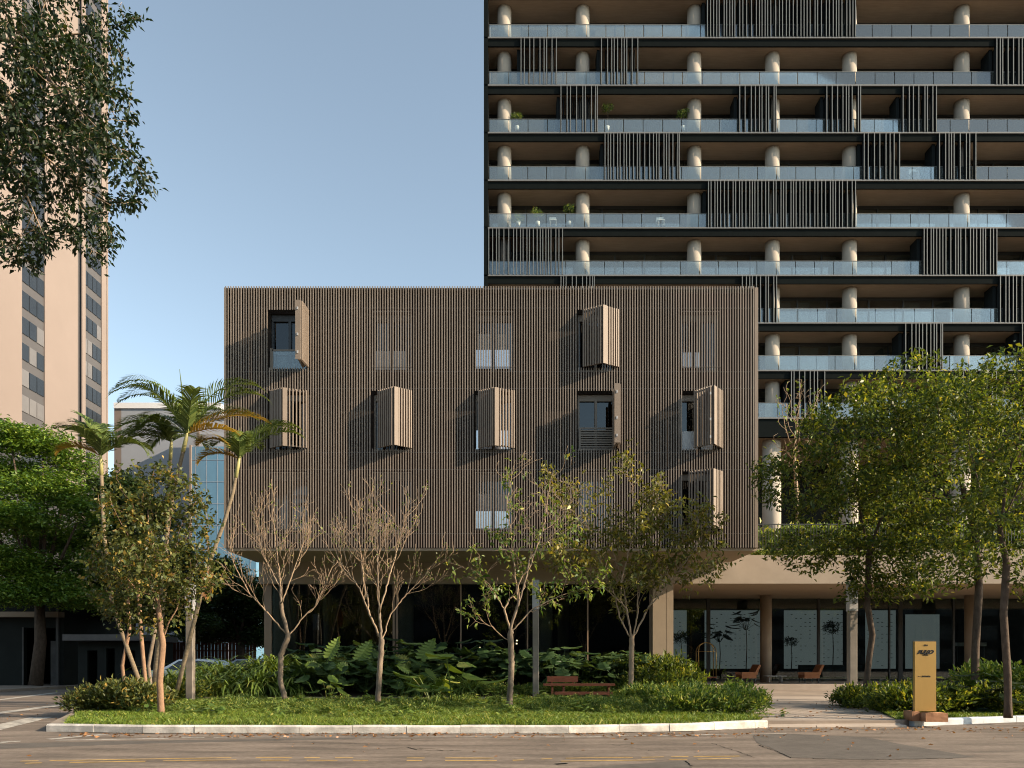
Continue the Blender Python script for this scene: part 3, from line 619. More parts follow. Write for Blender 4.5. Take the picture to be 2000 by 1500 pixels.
hut = thing('street_kiosk', 'dark hut with a flat grey roof behind the leaning trunk', 'kiosk', (px(210,38), 39, 0))
B_ = lambda p: px(p, 37.5)
m_ = MB(); m_.box(B_(138), B_(285), 36.8, 41, pz(1251,36.8), pz(1239,36.8)); m_.build('roof', M['roofgrey'], hut)
wall_holes(B_(150), B_(278), .0, 2.42, [(B_(168), B_(188), .3, 2.0), (B_(205), B_(222), .05, 2.1), (B_(236), B_(262), 1.0, 2.0)], 37.6, 37.75).build('wall', M['greydark'], hut)
m_ = MB(); m_.box(B_(150), B_(153), 37.75, 40.8, 0, 2.42); m_.box(B_(276), B_(278), 37.75, 40.8, 0, 2.42); m_.box(B_(150), B_(278), 40.8, 40.9, 0, 2.42); m_.build('side_wall', M['greydark'], hut)
fen = thing('plank_fence', 'reddish brown plank fence behind the parked cars', 'fence', (px(400,50), 50, 0))
m_ = MB(); x = px(290, 50)
while x < px(500, 50): m_.box(x, x+.2, 50, 50.04, .14, 2.7+random.uniform(-.03,.03)); x += .23
m_.build('planks', M['brownfence'], fen)
m_ = MB(); m_.box(px(290,50), px(500,50), 50.05, 50.12, .8, .9); m_.box(px(290,50), px(500,50), 50.05, 50.12, 2.1, 2.2); m_.build('fence_rail', M['brownfence'], fen)

# ------------------------------------------------------------------ cars
def car(name, label, x, y, z, rz, body):
    t = thing(name, label, 'car', (x, y, z), 'cars parked behind the planting', rz)
    prof = [(-2.1,.35,.80),(-2.05,.75,.86),(-1.2,.92,.88),(-.55,1.38,.70),(.0,1.45,.68),(.9,1.42,.68),(1.55,1.02,.84),(2.0,.95,.84),(2.1,.5,.80)]
    me = MB(); n = len(prof)
    for (x_, z_, w_) in prof: me.v += [(x_, -w_, z_), (x_, w_, z_)]
    for (x_, z_, w_) in prof: me.v += [(x_, -.86, .28 if abs(x_) > 2 else min(.3, z_)), (x_, .86, .28 if abs(x_) > 2 else min(.3, z_))]
    belt = [(-2.1,.5),(-2.05,.7),(-1.2,.86),(-.55,.88),(0,.9),(.9,.92),(1.55,.95),(2.0,.9),(2.1,.5)]
    me.v = []; 
    for (x_, z_, w_), (bx_, bz_) in zip(prof, belt):
        me.v += [(x_,-.86,.25),(x_,-.88,min(bz_, z_)),(x_,-w_,z_),(x_,w_,z_),(x_,.88,min(bz_, z_)),(x_,.86,.25)]
    for i in range(n-1):
        for j in range(5): a = i*6+j; me.f.append((a, a+1, a+7, a+6))
        me.f.append((i*6+5, i*6, i*6+6, i*6+11))
    me.f += [tuple(range(5, -1, -1)), tuple(range((n-1)*6, n*6))]
    def add(nm, mb, m, par=t, smooth=False):
        m2 = bpy.data.meshes.new(nm); m2.from_pydata(mb.v, [], mb.f); m2.update(); o = link_mesh(nm, m2, m, par)
        if smooth: m2.polygons.foreach_set('use_smooth', [True]*len(m2.polygons))
        return o
    add('body', me, body)
    for s in (-1, 1):
        w_ = MB(); w_.v = [(-1.02,s*.887,.93),(-.50,s*.735,1.32),(.15,s*.715,1.38),(.15,s*.893,.95),(.22,s*.893,.95),(.22,s*.715,1.38),(.86,s*.715,1.36),(1.36,s*.87,.99)]
        w_.f = [(0,1,2,3),(4,5,6,7)] if s > 0 else [(3,2,1,0),(7,6,5,4)]; add('side_window', w_, M['carglass'])
    w_ = MB(); w_.v = [(-1.16,-.78,.96),(-1.16,.78,.96),(-.60,.64,1.375),(-.60,-.64,1.375)]; w_.f = [(0,1,2,3)]; add('windscreen', w_, M['carglass'])
    w_ = MB(); w_.v = [(1.52,-.72,1.07),(1.52,.72,1.07),(.99,.6,1.41),(.99,-.6,1.41)]; w_.f = [(3,2,1,0)]; add('rear_window', w_, M['carglass'])
    for sx in (-1.3, 1.3):
        for s in (-1, 1):
            w_ = MB(); k = 18; 
            for yy in (s*.92, s*.70): w_.v += [(sx+.32*math.cos(6.283*i/k), yy, .32+.32*math.sin(6.283*i/k)) for i in range(k)]
            w_.f = [tuple(range(k)), tuple(range(2*k-1, k-1, -1))]+[(i, (i+1) % k, k+(i+1) % k, k+i) for i in range(k)]
            wh = add('wheel', w_, M['tyre']); r2 = MB(); r2.v = [(sx+.2*math.cos(6.283*i/k), s*.93, .32+.2*math.sin(6.283*i/k)) for i in range(k)]; r2.f = [tuple(range(k))]; add('rim', r2, M['lamphead'], wh)
    for s in (-1, 1):
        h_ = MB(); h_.box(-2.13, -2.06, s*.6-.16, s*.6+.16, .62, .76); add('headlight', h_, M['lamphead'])
        h_ = MB(); h_.box(2.05, 2.12, s*.65-.13, s*.65+.13, .72, .86); add('tail_light', h_, M['corten'])
    return t
car('parked_car', 'white car parked behind the reddish tree trunks, left of the lamp post', px(402,33), 33, .12, math.pi, M['carwhite'])
car('parked_car', 'silver car parked just right of the lamp post behind the strap-leaf planting', px(505,39), 39, .14, math.pi, M['cargrey'])

# ------------------------------------------------------------------ lamp posts, bench, sign, furniture
def lamp(xp, yb, yt, d, head_h, label, cap=False, wpx=16):
    z1 = pz(yt, d); x = px(xp, d); hw = wpx/2/F*d
    t = thing('lamp_post', label, 'lamp post', (x, d, .15), 'square street lamp posts along the path', 0)
    p = MB(); zz = z1-head_h; k = .02
    p.prism([(x-hw+k,d-hw),(x+hw-k,d-hw),(x+hw,d-hw+k),(x+hw,d+hw-k),(x+hw-k,d+hw),(x-hw+k,d+hw),(x-hw,d+hw-k),(x-hw,d-hw+k)], .145, zz); p.build('post', M['galv'], t)
    h = MB(); h.box(x-hw-.012, x+hw+.012, d-hw-.012, d+hw+.012, zz+.003, z1); h.build('lamp_head', M['lamphead'], t)
    b = MB(); b.box(x-hw-.06, x+hw+.06, d-hw-.06, d+hw+.06, .14, .165); b.build('base_plate', M['darkmet'], t)
    if cap: c = MB(); c.cyl(x, d, z1, z1+.05, .05); c.box(x-hw-.02, x+hw+.02, d-.07, d+.07, z1+.05, z1+.17); c.build('sensor_cap', M['ink'], t)
lamp(372, 1370, 1141, 25.0, .86, 'lamp post standing left of the slatted building beside the reddish trunks', False, 14)
lamp(1046.5, 1367, 1133, 25.6, 1.0, 'lamp post at the left end of the red bench', False, 12)
lamp(1664, 1366, 1136, 25.6, 1.0, 'lamp post with a dark cap beside the driveway', True, 15)
# bench
by = 26.9
bench = thing('garden_bench', 'long low reddish bench in two stepped planks with a short backrest on the path', 'bench', (px(1150,by), by, .15))
def bar(nm, xa, xb, y0, y1, za, zb_): m_ = MB(); m_.box(px(xa,by), px(xb,by), y0, y1, za, zb_); m_.build(nm, M['corten'], bench)
bar('seat', 1083, 1248, 26.55, 27.0, .30, .39); bar('seat', 1062, 1203, 27.1, 27.6, .59, .67); bar('backrest', 1070, 1132, 27.5, 27.56, .72, .93)
for a in (1098, 1130, 1238): bar('leg', a, a+4, 26.6, 26.95, .147, .30)
for a in (1078, 1100, 1190): bar('leg', a, a+4, 27.2, 27.5, .147, .59)
for a in (1078, 1120): bar('back_support', a, a+3, 27.52, 27.55, .67, .72)
# monolith sign
sd_ = 17.2; sx = px(1805.5, sd_)
sign = thing('hotel_sign', 'tall gold monolith sign with black lettering on a rough rust-red stone block', 'sign', (sx, sd_, .15))
m_ = MB(); m_.box(px(1785.5,sd_), px(1827,sd_), sd_-.03, sd_+.05, pz(1389,sd_), pz(1253,sd_)); m_.build('panel', M['brass'], sign)
m_ = MB(); m_.box(px(1785.5,sd_)+.01, px(1827,sd_)+.02, sd_+.053, sd_+.09, pz(1389,sd_), pz(1252,sd_)+.01); m_.build('back_panel', M['darkmet'], sign)
def rough_block(x0, x1, y0, y1, z0, z1, nm):
    nx, nz = 10, 6; mb = MB(); f = lambda: random.uniform(-.006, .006)
    for j in range(nz+1):
        for i in range(nx+1): mb.v.append((x0+(x1-x0)*i/nx, y0+f()*.9, z0+(z1-z0)*j/nz))
    for j in range(nz):
        for i in range(nx): a = j*(nx+1)+i; mb.f.append((a, a+1, a+nx+2, a+nx+1))
    mb.box(x0+.01, x1-.01, y0+.02, y1, z0, z1); mb.build(nm, M['redstone'], sign, True)
rough_block(px(1792,sd_), px(1835,sd_), sd_-.34, sd_+.02, .13, pz(1391,sd_), 'stone_block')
rough_block(px(1777,sd_), px(1791.6,sd_), sd_-.10, sd_+.3, .13, pz(1389,sd_), 'stone_block')
def text(s, cx, z, size, shear=0., stretch=1., bold=0., par=None, nm='lettering', track=1.):
    c = bpy.data.curves.new('t', 'FONT'); c.body = s; c.size = size; c.shear = shear; c.offset = bold; c.extrude = .003; c.align_x = 'CENTER'; c.align_y = 'CENTER'; c.space_character = track
    o = bpy.data.objects.new('t', c); scene.collection.objects.link(o); dg = bpy.context.evaluated_depsgraph_get(); me = bpy.data.meshes.new_from_object(o.evaluated_get(dg))
    bpy.data.objects.remove(o)
    V = [(cx+v.co.x*stretch, sd_-.034-v.co.z, z+v.co.y) for v in me.vertices]; Fc = [tuple(p.vertices) for p in me.polygons]
    mb = MB(); mb.v = V; mb.f = Fc; bpy.data.meshes.remove(me); return mb.build(nm, M['ink'], par)
cx = px(1806.5, sd_)
text('154', cx, pz(1260.5,sd_), .045, 0, 1.3, .002, sign)
text('PULSO', cx-.015, pz(1274,sd_), .115, .45, 1.15, .007, sign, track=.82)
sw = MB()
for pts in ([(-.20,-.035),(-.12,-.012),(-.05,-.03),(.02,-.05),(.09,-.028),(.17,.0),(.19,.028)], [(-.13,.03),(-.02,-.06),(.05,-.045),(.12,-.02)]):
    sw.tube([(cx+a, sd_-.036, pz(1273.6,sd_)+b) for a, b in pts], [.003+.006*math.sin(3.14*i/(len(pts)-1)) for i in range(len(pts))], 4)
sw.build('logo_swash', M['ink'], sign)
text('HOTEL', cx, pz(1279.6,sd_), .032, 0, 1.1, .001, sign, track=1.1)
text('ENTRADA', cx+.012, pz(1321,sd_), .042, 0, 1.0, .002, sign)
ar = MB(); zz = pz(1321, sd_); ar.box(cx-.165, cx-.115, sd_-.036, sd_-.031, zz-.003, zz+.003); ar.v += [(cx-.178,sd_-.036,zz),(cx-.158,sd_-.036,zz-.014),(cx-.158,sd_-.036,zz+.014)]; ar.f.append((8,9,10)); ar.build('arrow', M['ink'], sign)
# luggage cart
ld = 38.3; lz = .40
cart = thing('luggage_cart', 'brass birdcage luggage cart standing on the porch by the entrance', 'luggage cart', (px(1378,ld), ld, lz))
m_ = MB(); m_.box(px(1361,ld), px(1397,ld), ld-.3, ld+.3, lz+.22, lz+.28); m_.build('platform', M['corten'], cart)
for dy in (-.26, .26):
    x0, x1 = px(1362,ld), px(1396,ld); ztop = pz(1255,ld); pts = [(x0, ld+dy, lz+.28), (x0, ld+dy, ztop-.42)]
    for k in range(1, 8): a = math.pi*k/8; pts.append(((x0+x1)/2-(x1-x0)/2*math.cos(a), ld+dy*(1-.9*math.sin(a)), ztop-.42+.42*math.sin(a)))
    pts += [(x1, ld+dy, ztop-.42), (x1, ld+dy, lz+.28)]; m_ = MB(); m_.tube(pts, .022, 8); m_.build('hoop', M['brass'], cart, True)
m_ = MB(); m_.tube([(px(1362,ld), ld, ztop-.45), (px(1396,ld), ld, ztop-.45)], .014); m_.build('hanging_rail', M['brass'], cart, True)
for dx in (1364, 1394):
    for dy in (-.22, .22): m_ = MB(); m_.tube([(px(dx,ld), ld+dy-.02, lz+.11), (px(dx,ld), ld+dy+.02, lz+.11)], .1, 14); m_.box(px(dx,ld)-.012, px(dx,ld)+.012, ld+dy-.025, ld+dy+.025, lz+.11, lz+.22); m_.build('wheel', M['tyre'], cart)
# lounge chairs and table on the porch
def lounge(xp, d, rz, label, big=1.):
    t = thing('lounge_chair', label, 'armchair', (px(xp, d), d, .40), 'leather lounge chairs on the porch', rz)
    def add(nm, mb, m): m2 = bpy.data.meshes.new(nm); m2.from_pydata(mb.v, [], mb.f); m2.update(); link_mesh(nm, m2, m, t)
    m_ = MB(); m_.box(-.38, .38, -.35, .35, .22, .40); add('seat', m_, M['leather'])
    m_ = MB(); m_.v = [(.24,-.36,.38),(.40,-.36,.38),(.62,-.36,.88),(.52,-.36,.90),(.24,.36,.38),(.40,.36,.38),(.62,.36,.88),(.52,.36,.90)]
    m_.f = [(0,1,2,3),(7,6,5,4),(0,4,5,1),(1,5,6,2),(2,6,7,3),(3,7,4,0)]; add('backrest', m_, M['leather'])
    for s in (-1, 1):
        m_ = MB(); m_.box(-.40, .42, s*.36-.03, s*.36+.03, .40, .52); add('armrest', m_, M['leather'])
        for xx in (-.35, .33): m_ = MB(); m_.box(xx-.02, xx+.02, s*.33-.02, s*.33+.02, 0, .22); add('leg', m_, M['darkmet'])
lounge(1457, 37.6, .15, 'low orange leather lounge chair between the luggage cart and the tan column')
lounge(1580, 37.6, .05, 'orange leather lounge chair with raised back right of the low table')
tb = thing('low_table', 'small pale low table on the porch between the two lounge chairs', 'table', (px(1518,37.4), 37.4, .40))
m_ = MB(); m_.box(px(1494,37.4), px(1532,37.4), 37.1, 37.7, .72, .75); m_.build('table_top', M['lamphead'], tb)
for a in (1500, 1524): m_ = MB(); m_.box(px(a,37.4), px(a,37.4)+.03, 37.2, 37.6, .40, .72); m_.build('leg', M['lamphead'], tb)
sf = thing('sofa', 'dark sofa with a pale base line inside the lobby behind the driveway lamp post', 'sofa', (px(1630,42.5), 42.5, .40))
m_ = MB(); m_.box(px(1565,42.5), px(1690,42.5), 42.2, 42.9, .55, .85); m_.build('seat', M['darkmet'], sf); m_ = MB(); m_.box(px(1565,42.5), px(1690,42.5), 42.85, 43.0, .85, 1.25); m_.build('backrest', M['darkmet'], sf); m_ = MB(); m_.box(px(1600,42.5), px(1640,42.5), 42.15, 42.19, .55, .60); m_.build('trim', M['lamphead'], sf)
for a in (1570, 1684): m_ = MB(); m_.box(px(a,42.5), px(a,42.5)+.06, 42.3, 42.8, .4, .55); m_.build('leg', M['darkmet'], sf)
dk = thing('reception_desk', 'dark reception desk with pale counter lamps deep in the lobby', 'desk', (px(1880,43), 43, .40))
m_ = MB(); m_.box(px(1850,43), px(1935,43), 42.7, 43.4, .4, 1.4); m_.build('counter', M['greydark'], dk)
m_ = MB(); m_.box(px(1868,43), px(1925,43), 42.9, 43.2, pz(1262,43), pz(1255,43)); m_.build('lamp_bar', M['guardgrey'], dk)
m_ = MB(); m_.box(px(1870,43), px(1871,43), 43.0, 43.03, 1.4, pz(1262,43)); m_.box(px(1922,43), px(1923,43), 43.0, 43.03, 1.4, pz(1262,43)); m_.build('stem', M['darkmet'], dk)
for (a, b_) in ((1009.5, 1251), (1009, 1257), (937, 1265)):
    pl = thing('pendant_lamp', {1251:'upper tiny glowing pendant behind the glass right of the fourth trunk', 1257:'lower tiny glowing pendant behind the glass right of the fourth trunk', 1265:'single glowing pendant low behind the dark glass left of the fourth trunk'}[b_], 'lamp', tuple(P(a, b_, 36)))
    v = P(a, b_, 36); m_ = MB(); m_.cyl(v.x, v.y, v.z-.03, v.z+.03, .035, 10); m_.build('bulb', M['bulb'], pl); m_ = MB(); m_.tube([(v.x,v.y,v.z+.03),(v.x,v.y,ZF0)], .004, 4); m_.build('cord', M['darkmet'], pl)

# a few white chairs on the balconies
for (xp_, sy, lab) in ((1785, 350, 'white chair on the fourth balcony from the top between two louvre screens'), (1945, 350, 'left white chair on the fourth balcony from the top at the right edge'), (1978, 350, 'right white chair on the fourth balcony from the top at the right edge'), (1080, 444, 'small white chair behind the glass right of the bushy balcony plant'), (1290, 444, 'pale chair on the fifth balcony between the second and third column')):
    v = P(xp_, sy, 55.0); t = thing('balcony_chair', lab, 'chair', tuple(v), 'white chairs on the balconies')
    m_ = MB(); m_.box(v.x-.25, v.x+.25, v.y-.25, v.y+.25, v.z+.40, v.z+.46); m_.build('seat', M['potwhite'], t)
    m_ = MB(); m_.box(v.x-.25, v.x+.25, v.y+.22, v.y+.26, v.z+.50, v.z+.86); m_.build('backrest', M['potwhite'], t)
    for dx in (-.22, .2):
        for dy in (-.22, .2): m_ = MB(); m_.box(v.x+dx, v.x+dx+.03, v.y+dy, v.y+dy+.03, v.z, v.z+.40); m_.build('leg', M['potwhite'], t)
# ------------------------------------------------------------------ vegetation tools
def unit(v): return v/np.maximum(np.linalg.norm(v, axis=-1, keepdims=True), 1e-9)
def leaf_mesh(C, Dr, Ln, Wd, fold=.25, shape='ovate'):
    """C centres/bases (n,3), Dr directions, Ln lengths, Wd widths -> V,F ; each leaf folded along its midrib"""
    n = len(C); Dr = unit(Dr); side = unit(np.cross(Dr, unit(rng.normal(size=(n,3))+np.array([0,0,1.6])))); up = np.cross(side, Dr)
    L = Ln[:,None]; W = Wd[:,None]; m = .42
    b = C; t = C+Dr*L-up*L*.12; l = C+Dr*L*m+side*W/2+up*W*fold; r = C+Dr*L*m-side*W/2+up*W*fold; mid = C+Dr*L*m
    V = np.stack([b, r, t, l], 1).reshape(-1,3); k = np.arange(n)*4
    return V, np.stack([k, k+1, k+2, k+3], 1)
def ell(cx, cy, rx, ry, d, n, rd=None, shell=.0):
    """n points in an ellipsoid given in photo pixels at distance d"""
    p = rng.normal(size=(n*2,3)); p = unit(p)*(shell+(1-shell)*rng.random((n*2,1))**(1/3)); p = p[:n]
    rX = rx/F*d; rZ = ry/F*d; rd = rX*.8 if rd is None else rd
    return np.array(P(cx, cy, d))+p*np.array([rX, rd, rZ])
def airy(A, k, r):
    """open k gaps of radius r in a crown"""
    for c in A[rng.integers(0, len(A), k)]: A = A[((A-c)**2).sum(1) > (r*rng.uniform(.6, 1.25))**2]
    return A
def colonize(start, A, step=.2, di=3., dk=.3, maxit=120, trop=(0,0,.05), jit=.12):
    """space colonisation: start = list of (polyline); returns node positions and parents"""
    pos = []; par = []
    for pl in start:
        base = None
        pl = [np.array(p, float) for p in pl]; prev = -1
        if pos: dd = [np.linalg.norm(q-pl[0]) for q in pos]; prev = int(np.argmin(dd))
        if prev < 0: pos.append(pl[0]); par.append(-1); prev = 0
        for a, b in zip(pl, pl[1:]):
            n = max(1, int(np.linalg.norm(b-a)/step))
            for i in range(n): pos.append(a+(b-a)*(i+1)/n); par.append(prev); prev = len(pos)-1
    pos = [p for p in pos]; nk = [0]*len(pos); A = A.copy(); PA = np.array(pos)
    zmin = None; d2 = np.full(len(A), 1e9); ni = np.zeros(len(A), int)
    def upd(new0):
        nonlocal d2, ni
        Q = np.array(pos[new0:]); 
        if len(Q) == 0: return
        D = ((A[:,None,:]-Q[None])**2).sum(-1); j = D.argmin(1); dm = D[np.arange(len(A)), j]; k = dm < d2; d2 = np.where(k, dm, d2); ni = np.where(k, j+new0, ni)
    upd(0)
    for it in range(maxit):
        keep = d2 > dk*dk; A = A[keep]; d2 = d2[keep]; ni = ni[keep]
        if len(A) == 0: break
        act = d2 < di*di
        if not act.any(): act = d2 <= d2.min()*1.05
        PA = np.array(pos); dirs = unit(A[act]-PA[ni[act]]); S_ = np.zeros((len(pos), 3)); np.add.at(S_, ni[act], dirs)
        idx = np.unique(ni[act]); new0 = len(pos)
        for i in idx:
            if nk[i] >= 3: d2[(ni == i)] = 0; continue
            v = S_[i]; v = v/max(np.linalg.norm(v), 1e-6)+np.array(trop)+rng.normal(size=3)*jit; v /= np.linalg.norm(v)
            pos.append(pos[i]+v*step); par.append(i); nk[i] += 1; nk.append(0)
        upd(new0)
    return np.array(pos), np.array(par)
def radii(par, r0, rb):
    n = len(par); cnt = np.zeros(n); kids = [[] for _ in range(n)]
    for i in range(1, n): kids[par[i]].append(i)
    for i in range(n-1, -1, -1):
        if not kids[i]: cnt[i] = 1
        if par[i] >= 0: cnt[par[i]] += cnt[i]
    e = math.log(max(rb/r0, 1.01))/math.log(max(cnt[0], 2)); f = np.clip((cnt/cnt[0]-.25)/.6, 0, 1); return np.maximum(r0*cnt**e*(.62+.38*f*f*(3-2*f)), r0), kids, cnt
def wood_mesh(pos, par, rad, kids, thick=None):
    """chains of tubes; returns MB-like arrays for r >= thick and r < thick"""
    out = [MB(), MB()]; n = len(par); stack = [(0, None)]
    while stack:
        s, pr = stack.pop(); chain = ([pr] if pr is not None else [])+[s]; c = s
        while kids[c]:
            ks = sorted(kids[c], key=lambda q: -rad[q]); 
            for q in ks[1:]: stack.append((q, c))
            c = ks[0]; chain.append(c)
        rr = [rad[q] for q in chain]
        if pr is not None and len(chain) > 1: rr[0] = min(rr[0], rr[1]*1.15)
        if len(chain) < 2: continue
        big = 0 if (pr is None) else 1
        k = 8 if max(rr) > .05 else 5 if max(rr) > .014 else 3
        out[big].tube([pos[q] for q in chain], rr, k)
    return out
def twigleaves(pos, par, rad, rmax, per, L, spread, droop=-.2, asp=.42, prob=1., up=.1, sel=None):
    idx = np.where(rad <= rmax)[0]; idx = idx[idx > 0]
    if sel is not None: idx = idx[[bool(sel(pos[i])) for i in idx]]
    if prob < 1: idx = idx[rng.random(len(idx)) < prob]
    if len(idx) == 0: return None
    idx = np.repeat(idx, per); C = pos[idx]+rng.normal(size=(len(idx),3))*spread; g = pos[idx]-pos[par[idx]]
    Dr = unit(g)*.5+unit(rng.normal(size=(len(idx),3)))*.9+np.array([0,0,droop]); Ln = L*rng.uniform(.6,1.25,len(idx))
    return leaf_mesh(C, Dr, Ln, Ln*asp*rng.uniform(.8,1.2,len(idx)))
def ramify(limbs, L0, depth=3, gap=.17, step=.09, up=.35, ang=(24, 46), curl=.10, first=.28):
    """limbs (polylines) that throw off side shoots turning upwards; returns nodes and parents"""
    pos, par = [], []
    def walk(p, dr, L, prev, lev):
        n = max(3, int(L/step)); mine = []
        for i in range(n):
            dr = (dr+Vector(rng.normal(size=3))*curl*(1.3 if lev else 1)+Vector((0,0,up*step*3))).normalized(); p = p+dr*step; pos.append(np.array(p)); par.append(prev); prev = len(pos)-1; mine.append((prev, p.copy(), dr.copy(), i/n))
        if lev < depth: side(mine, L*.55, lev+1)
    def side(nodes, L, lev):
        k = random.uniform(0, gap); s = 1
        for (idx, p, dr, f) in nodes:
            k += step
            if f > first and k > gap*random.uniform(.7, 1.6)*(1+.25*lev) and L > step*2.5:
                k = 0; a = R(random.uniform(*ang)); ax = dr.orthogonal().normalized(); ax.rotate(Matrix.Rotation(random.uniform(0, 6.283), 3, dr)); q = dr.copy(); q.rotate(Matrix.Rotation(a, 3, ax)); q.y *= .8
                walk(p, q.normalized(), L*(1.15-.55*f)*random.uniform(.5, 1.25), idx, lev)
    for li, pl_ in enumerate(limbs):
        pl_ = [Vector(p) for p in pl_]; 
        if not pos: pos.append(np.array(pl_[0])); par.append(-1); prev = 0
        else: prev = int(np.argmin([np.linalg.norm(q-np.array(pl_[0])) for q in pos]))
        nodes = []; tot = sum((b-a).length for a, b in zip(pl_, pl_[1:])); acc = 0
        for a, b in zip(pl_, pl_[1:]):
            n = max(1, int((b-a).length/step)); dr = (b-a).normalized()
            for i in range(n): p = a.lerp(b, (i+1)/n)+Vector(rng.normal(size=3))*.008; pos.append(np.array(p)); par.append(prev); prev = len(pos)-1; acc += (b-a).length/n; nodes.append((prev, p, dr, acc/tot))
        if li: side(nodes, L0, 1)
    return np.array(pos), np.array(par)
def tree(name, label, cat, base, start, A, wood, leaf, r0=.008, rb=.12, step=.2, dk=.3, di=3., lr=.02, per=6, L=.12, spread=.12, droop=-.25, asp=.42, trop=(0,0,.05), jit=.12, group=None, prob=1., sel=None, maxit=140, twigmat=None, rbs=None, gaps=None, ram=None):
    if gaps: A = airy(A, *gaps)
    t = thing(name, label, cat, tuple(base), group); pos, par = ramify(start, **ram) if ram else colonize(start, A, step, di, dk, maxit, trop, jit)
    rad, kids, cnt = radii(par, r0, rb); fl_ = np.clip(1+ .25*np.exp(-(pos[:,2]-base[2])/.15), 1, 1.4); rad = np.where(cnt > .6*cnt[0], rad*fl_, rad)
    a, b = wood_mesh(pos, par, rad, kids); a.build('trunk', M[wood], t, True)
    if b.v: b.build('branches', M[twigmat or wood], t, True)
    lv = twigleaves(pos, par, rad, lr, per, L, spread, droop, asp, prob, sel=sel) if per else None
    if lv: np_mesh('foliage', *lv, LF[leaf], t)
    return t, pos, par, rad
def pl(pts, d): return [tuple(P(x, y, dd)) for x, y, dd in [(p[0], p[1], p[2] if len(p) > 2 else d) for p in pts]]
cat = np.concatenate

# ------------------------------------------------------------------ trees in front of the slatted building
# 1: multi-stemmed reddish tree on the left
d = 19.0; A = cat([ell(300,1105,118,100,d,900,1.3), ell(250,1010,60,75,d,200,.9), ell(345,985,62,62,d+.3,200,.9), ell(290,930,50,40,d+.3,90,.6), ell(215,1110,50,80,d,230,.7), ell(395,1110,50,60,d,190,.7), ell(230,1190,45,35,d,90,.6), ell(300,1215,60,25,d,80,.6), ell(385,1010,35,30,d,60,.4), ell(320,1195,50,30,d,60,.6)])
tree('broadleaf_tree', 'leafy olive-green tree with pinkish trunks at the left end of the lawn', 'tree', P(315,1397,19), [pl([(315,1397),(312,1330),(318,1260),(314,1225),(305,1150)],19), pl([(318,1250),(330,1215),(345,1190)],19)], A, 'barkwarm', 'olive', gaps=(30,.38), r0=.005, rb=.082, step=.15, dk=.23, lr=.0085, per=14, L=.13, spread=.11, asp=.6, jit=.25, prob=.8)
for k, (xb, yb, dd, xt, yt, lab) in enumerate(((288,1375,21,272,1150,'slender reddish stem just left of the pinkish trunks'), (297,1362,23,300,1130,'thin brown stem standing between the slender reddish stem and the thicker pinkish trunk'), (246,1366,23.5,250,1150,'dark reddish stem next to the leaning palm trunk'))):
    A = ell(xt, yt-40, 55, 60, dd, 130, .8); tree('broadleaf_tree', lab, 'tree', P(xb,yb,dd), [pl([(xb,yb),(xb-7,1300),(xt+3,1230),(xt,1180)],dd)], A, 'barkwarm' if k != 1 else 'bark', 'olive', r0=.005, rb=.055, step=.2, dk=.26, lr=.014, per=14, L=.12, spread=.15, asp=.5)
# 2: bare tree
def fan(parts, d, n, rd): return cat([ell(a, b, c, e, d, int(n*f), rd) for a, b, c, e, f in parts])
d = 24.6; A = fan(((540,1000,70,68,.42),(500,1065,70,55,.22),(590,1050,60,60,.20),(640,1130,25,25,.06),(452,1130,22,50,.09)), d, 2300, 1.0)
tree('bare_tree', 'almost leafless pale tree, the left of the two bare ones, with a bent trunk', 'tree', P(556,1366,d), [pl([(556,1366),(548,1330),(548,1280),(563,1242)],d), pl([(563,1242),(550,1190),(546,1120),(538,1060),(532,1000)],d), pl([(560,1240),(530,1205),(488,1160),(458,1105),(446,1060)],d), pl([(566,1240),(590,1208),(620,1180),(640,1130)],d+.3), pl([(549,1180),(575,1110),(600,1040)],d-.4), pl([(548,1150),(515,1085),(495,1010)],d+.5)], A, 'bark', 'fresh', ram=dict(L0=1.4, depth=3, gap=.092, up=.42), r0=.0058, rb=.088, step=.10, dk=.125, lr=.0068, per=2, L=.10, spread=.05, prob=.06, trop=(0,0,.34), maxit=220, jit=.16, twigmat='twig')
# 3
d = 22.3; A = fan(((735,1040,82,66,.52),(700,1075,55,55,.16),(785,1060,45,55,.20),(845,1110,18,25,.06),(655,1080,22,50,.1)), d, 2400, 1.0)
tree('bare_tree', 'almost leafless pale tree with a straight speckled trunk, the right of the two bare ones', 'tree', P(737,1383,d), [pl([(737,1383),(742,1300),(745,1250)],d), pl([(745,1250),(740,1190),(738,1120),(736,1050),(733,990)],d), pl([(744,1250),(722,1200),(703,1150),(665,1100),(645,1050)],d), pl([(747,1250),(760,1205),(785,1170),(825,1130),(855,1090)],d+.2), pl([(741,1195),(765,1110),(785,1040),(792,1000)],d-.4), pl([(715,1175),(706,1090),(695,1010)],d+.4)], A, 'bark', 'fresh', ram=dict(L0=1.35, depth=3, gap=.088, up=.42), r0=.0055, rb=.082, step=.095, dk=.118, lr=.0066, per=3, L=.09, spread=.06, prob=.07, trop=(0,0,.34), maxit=220, jit=.16, twigmat='twig', sel=None)
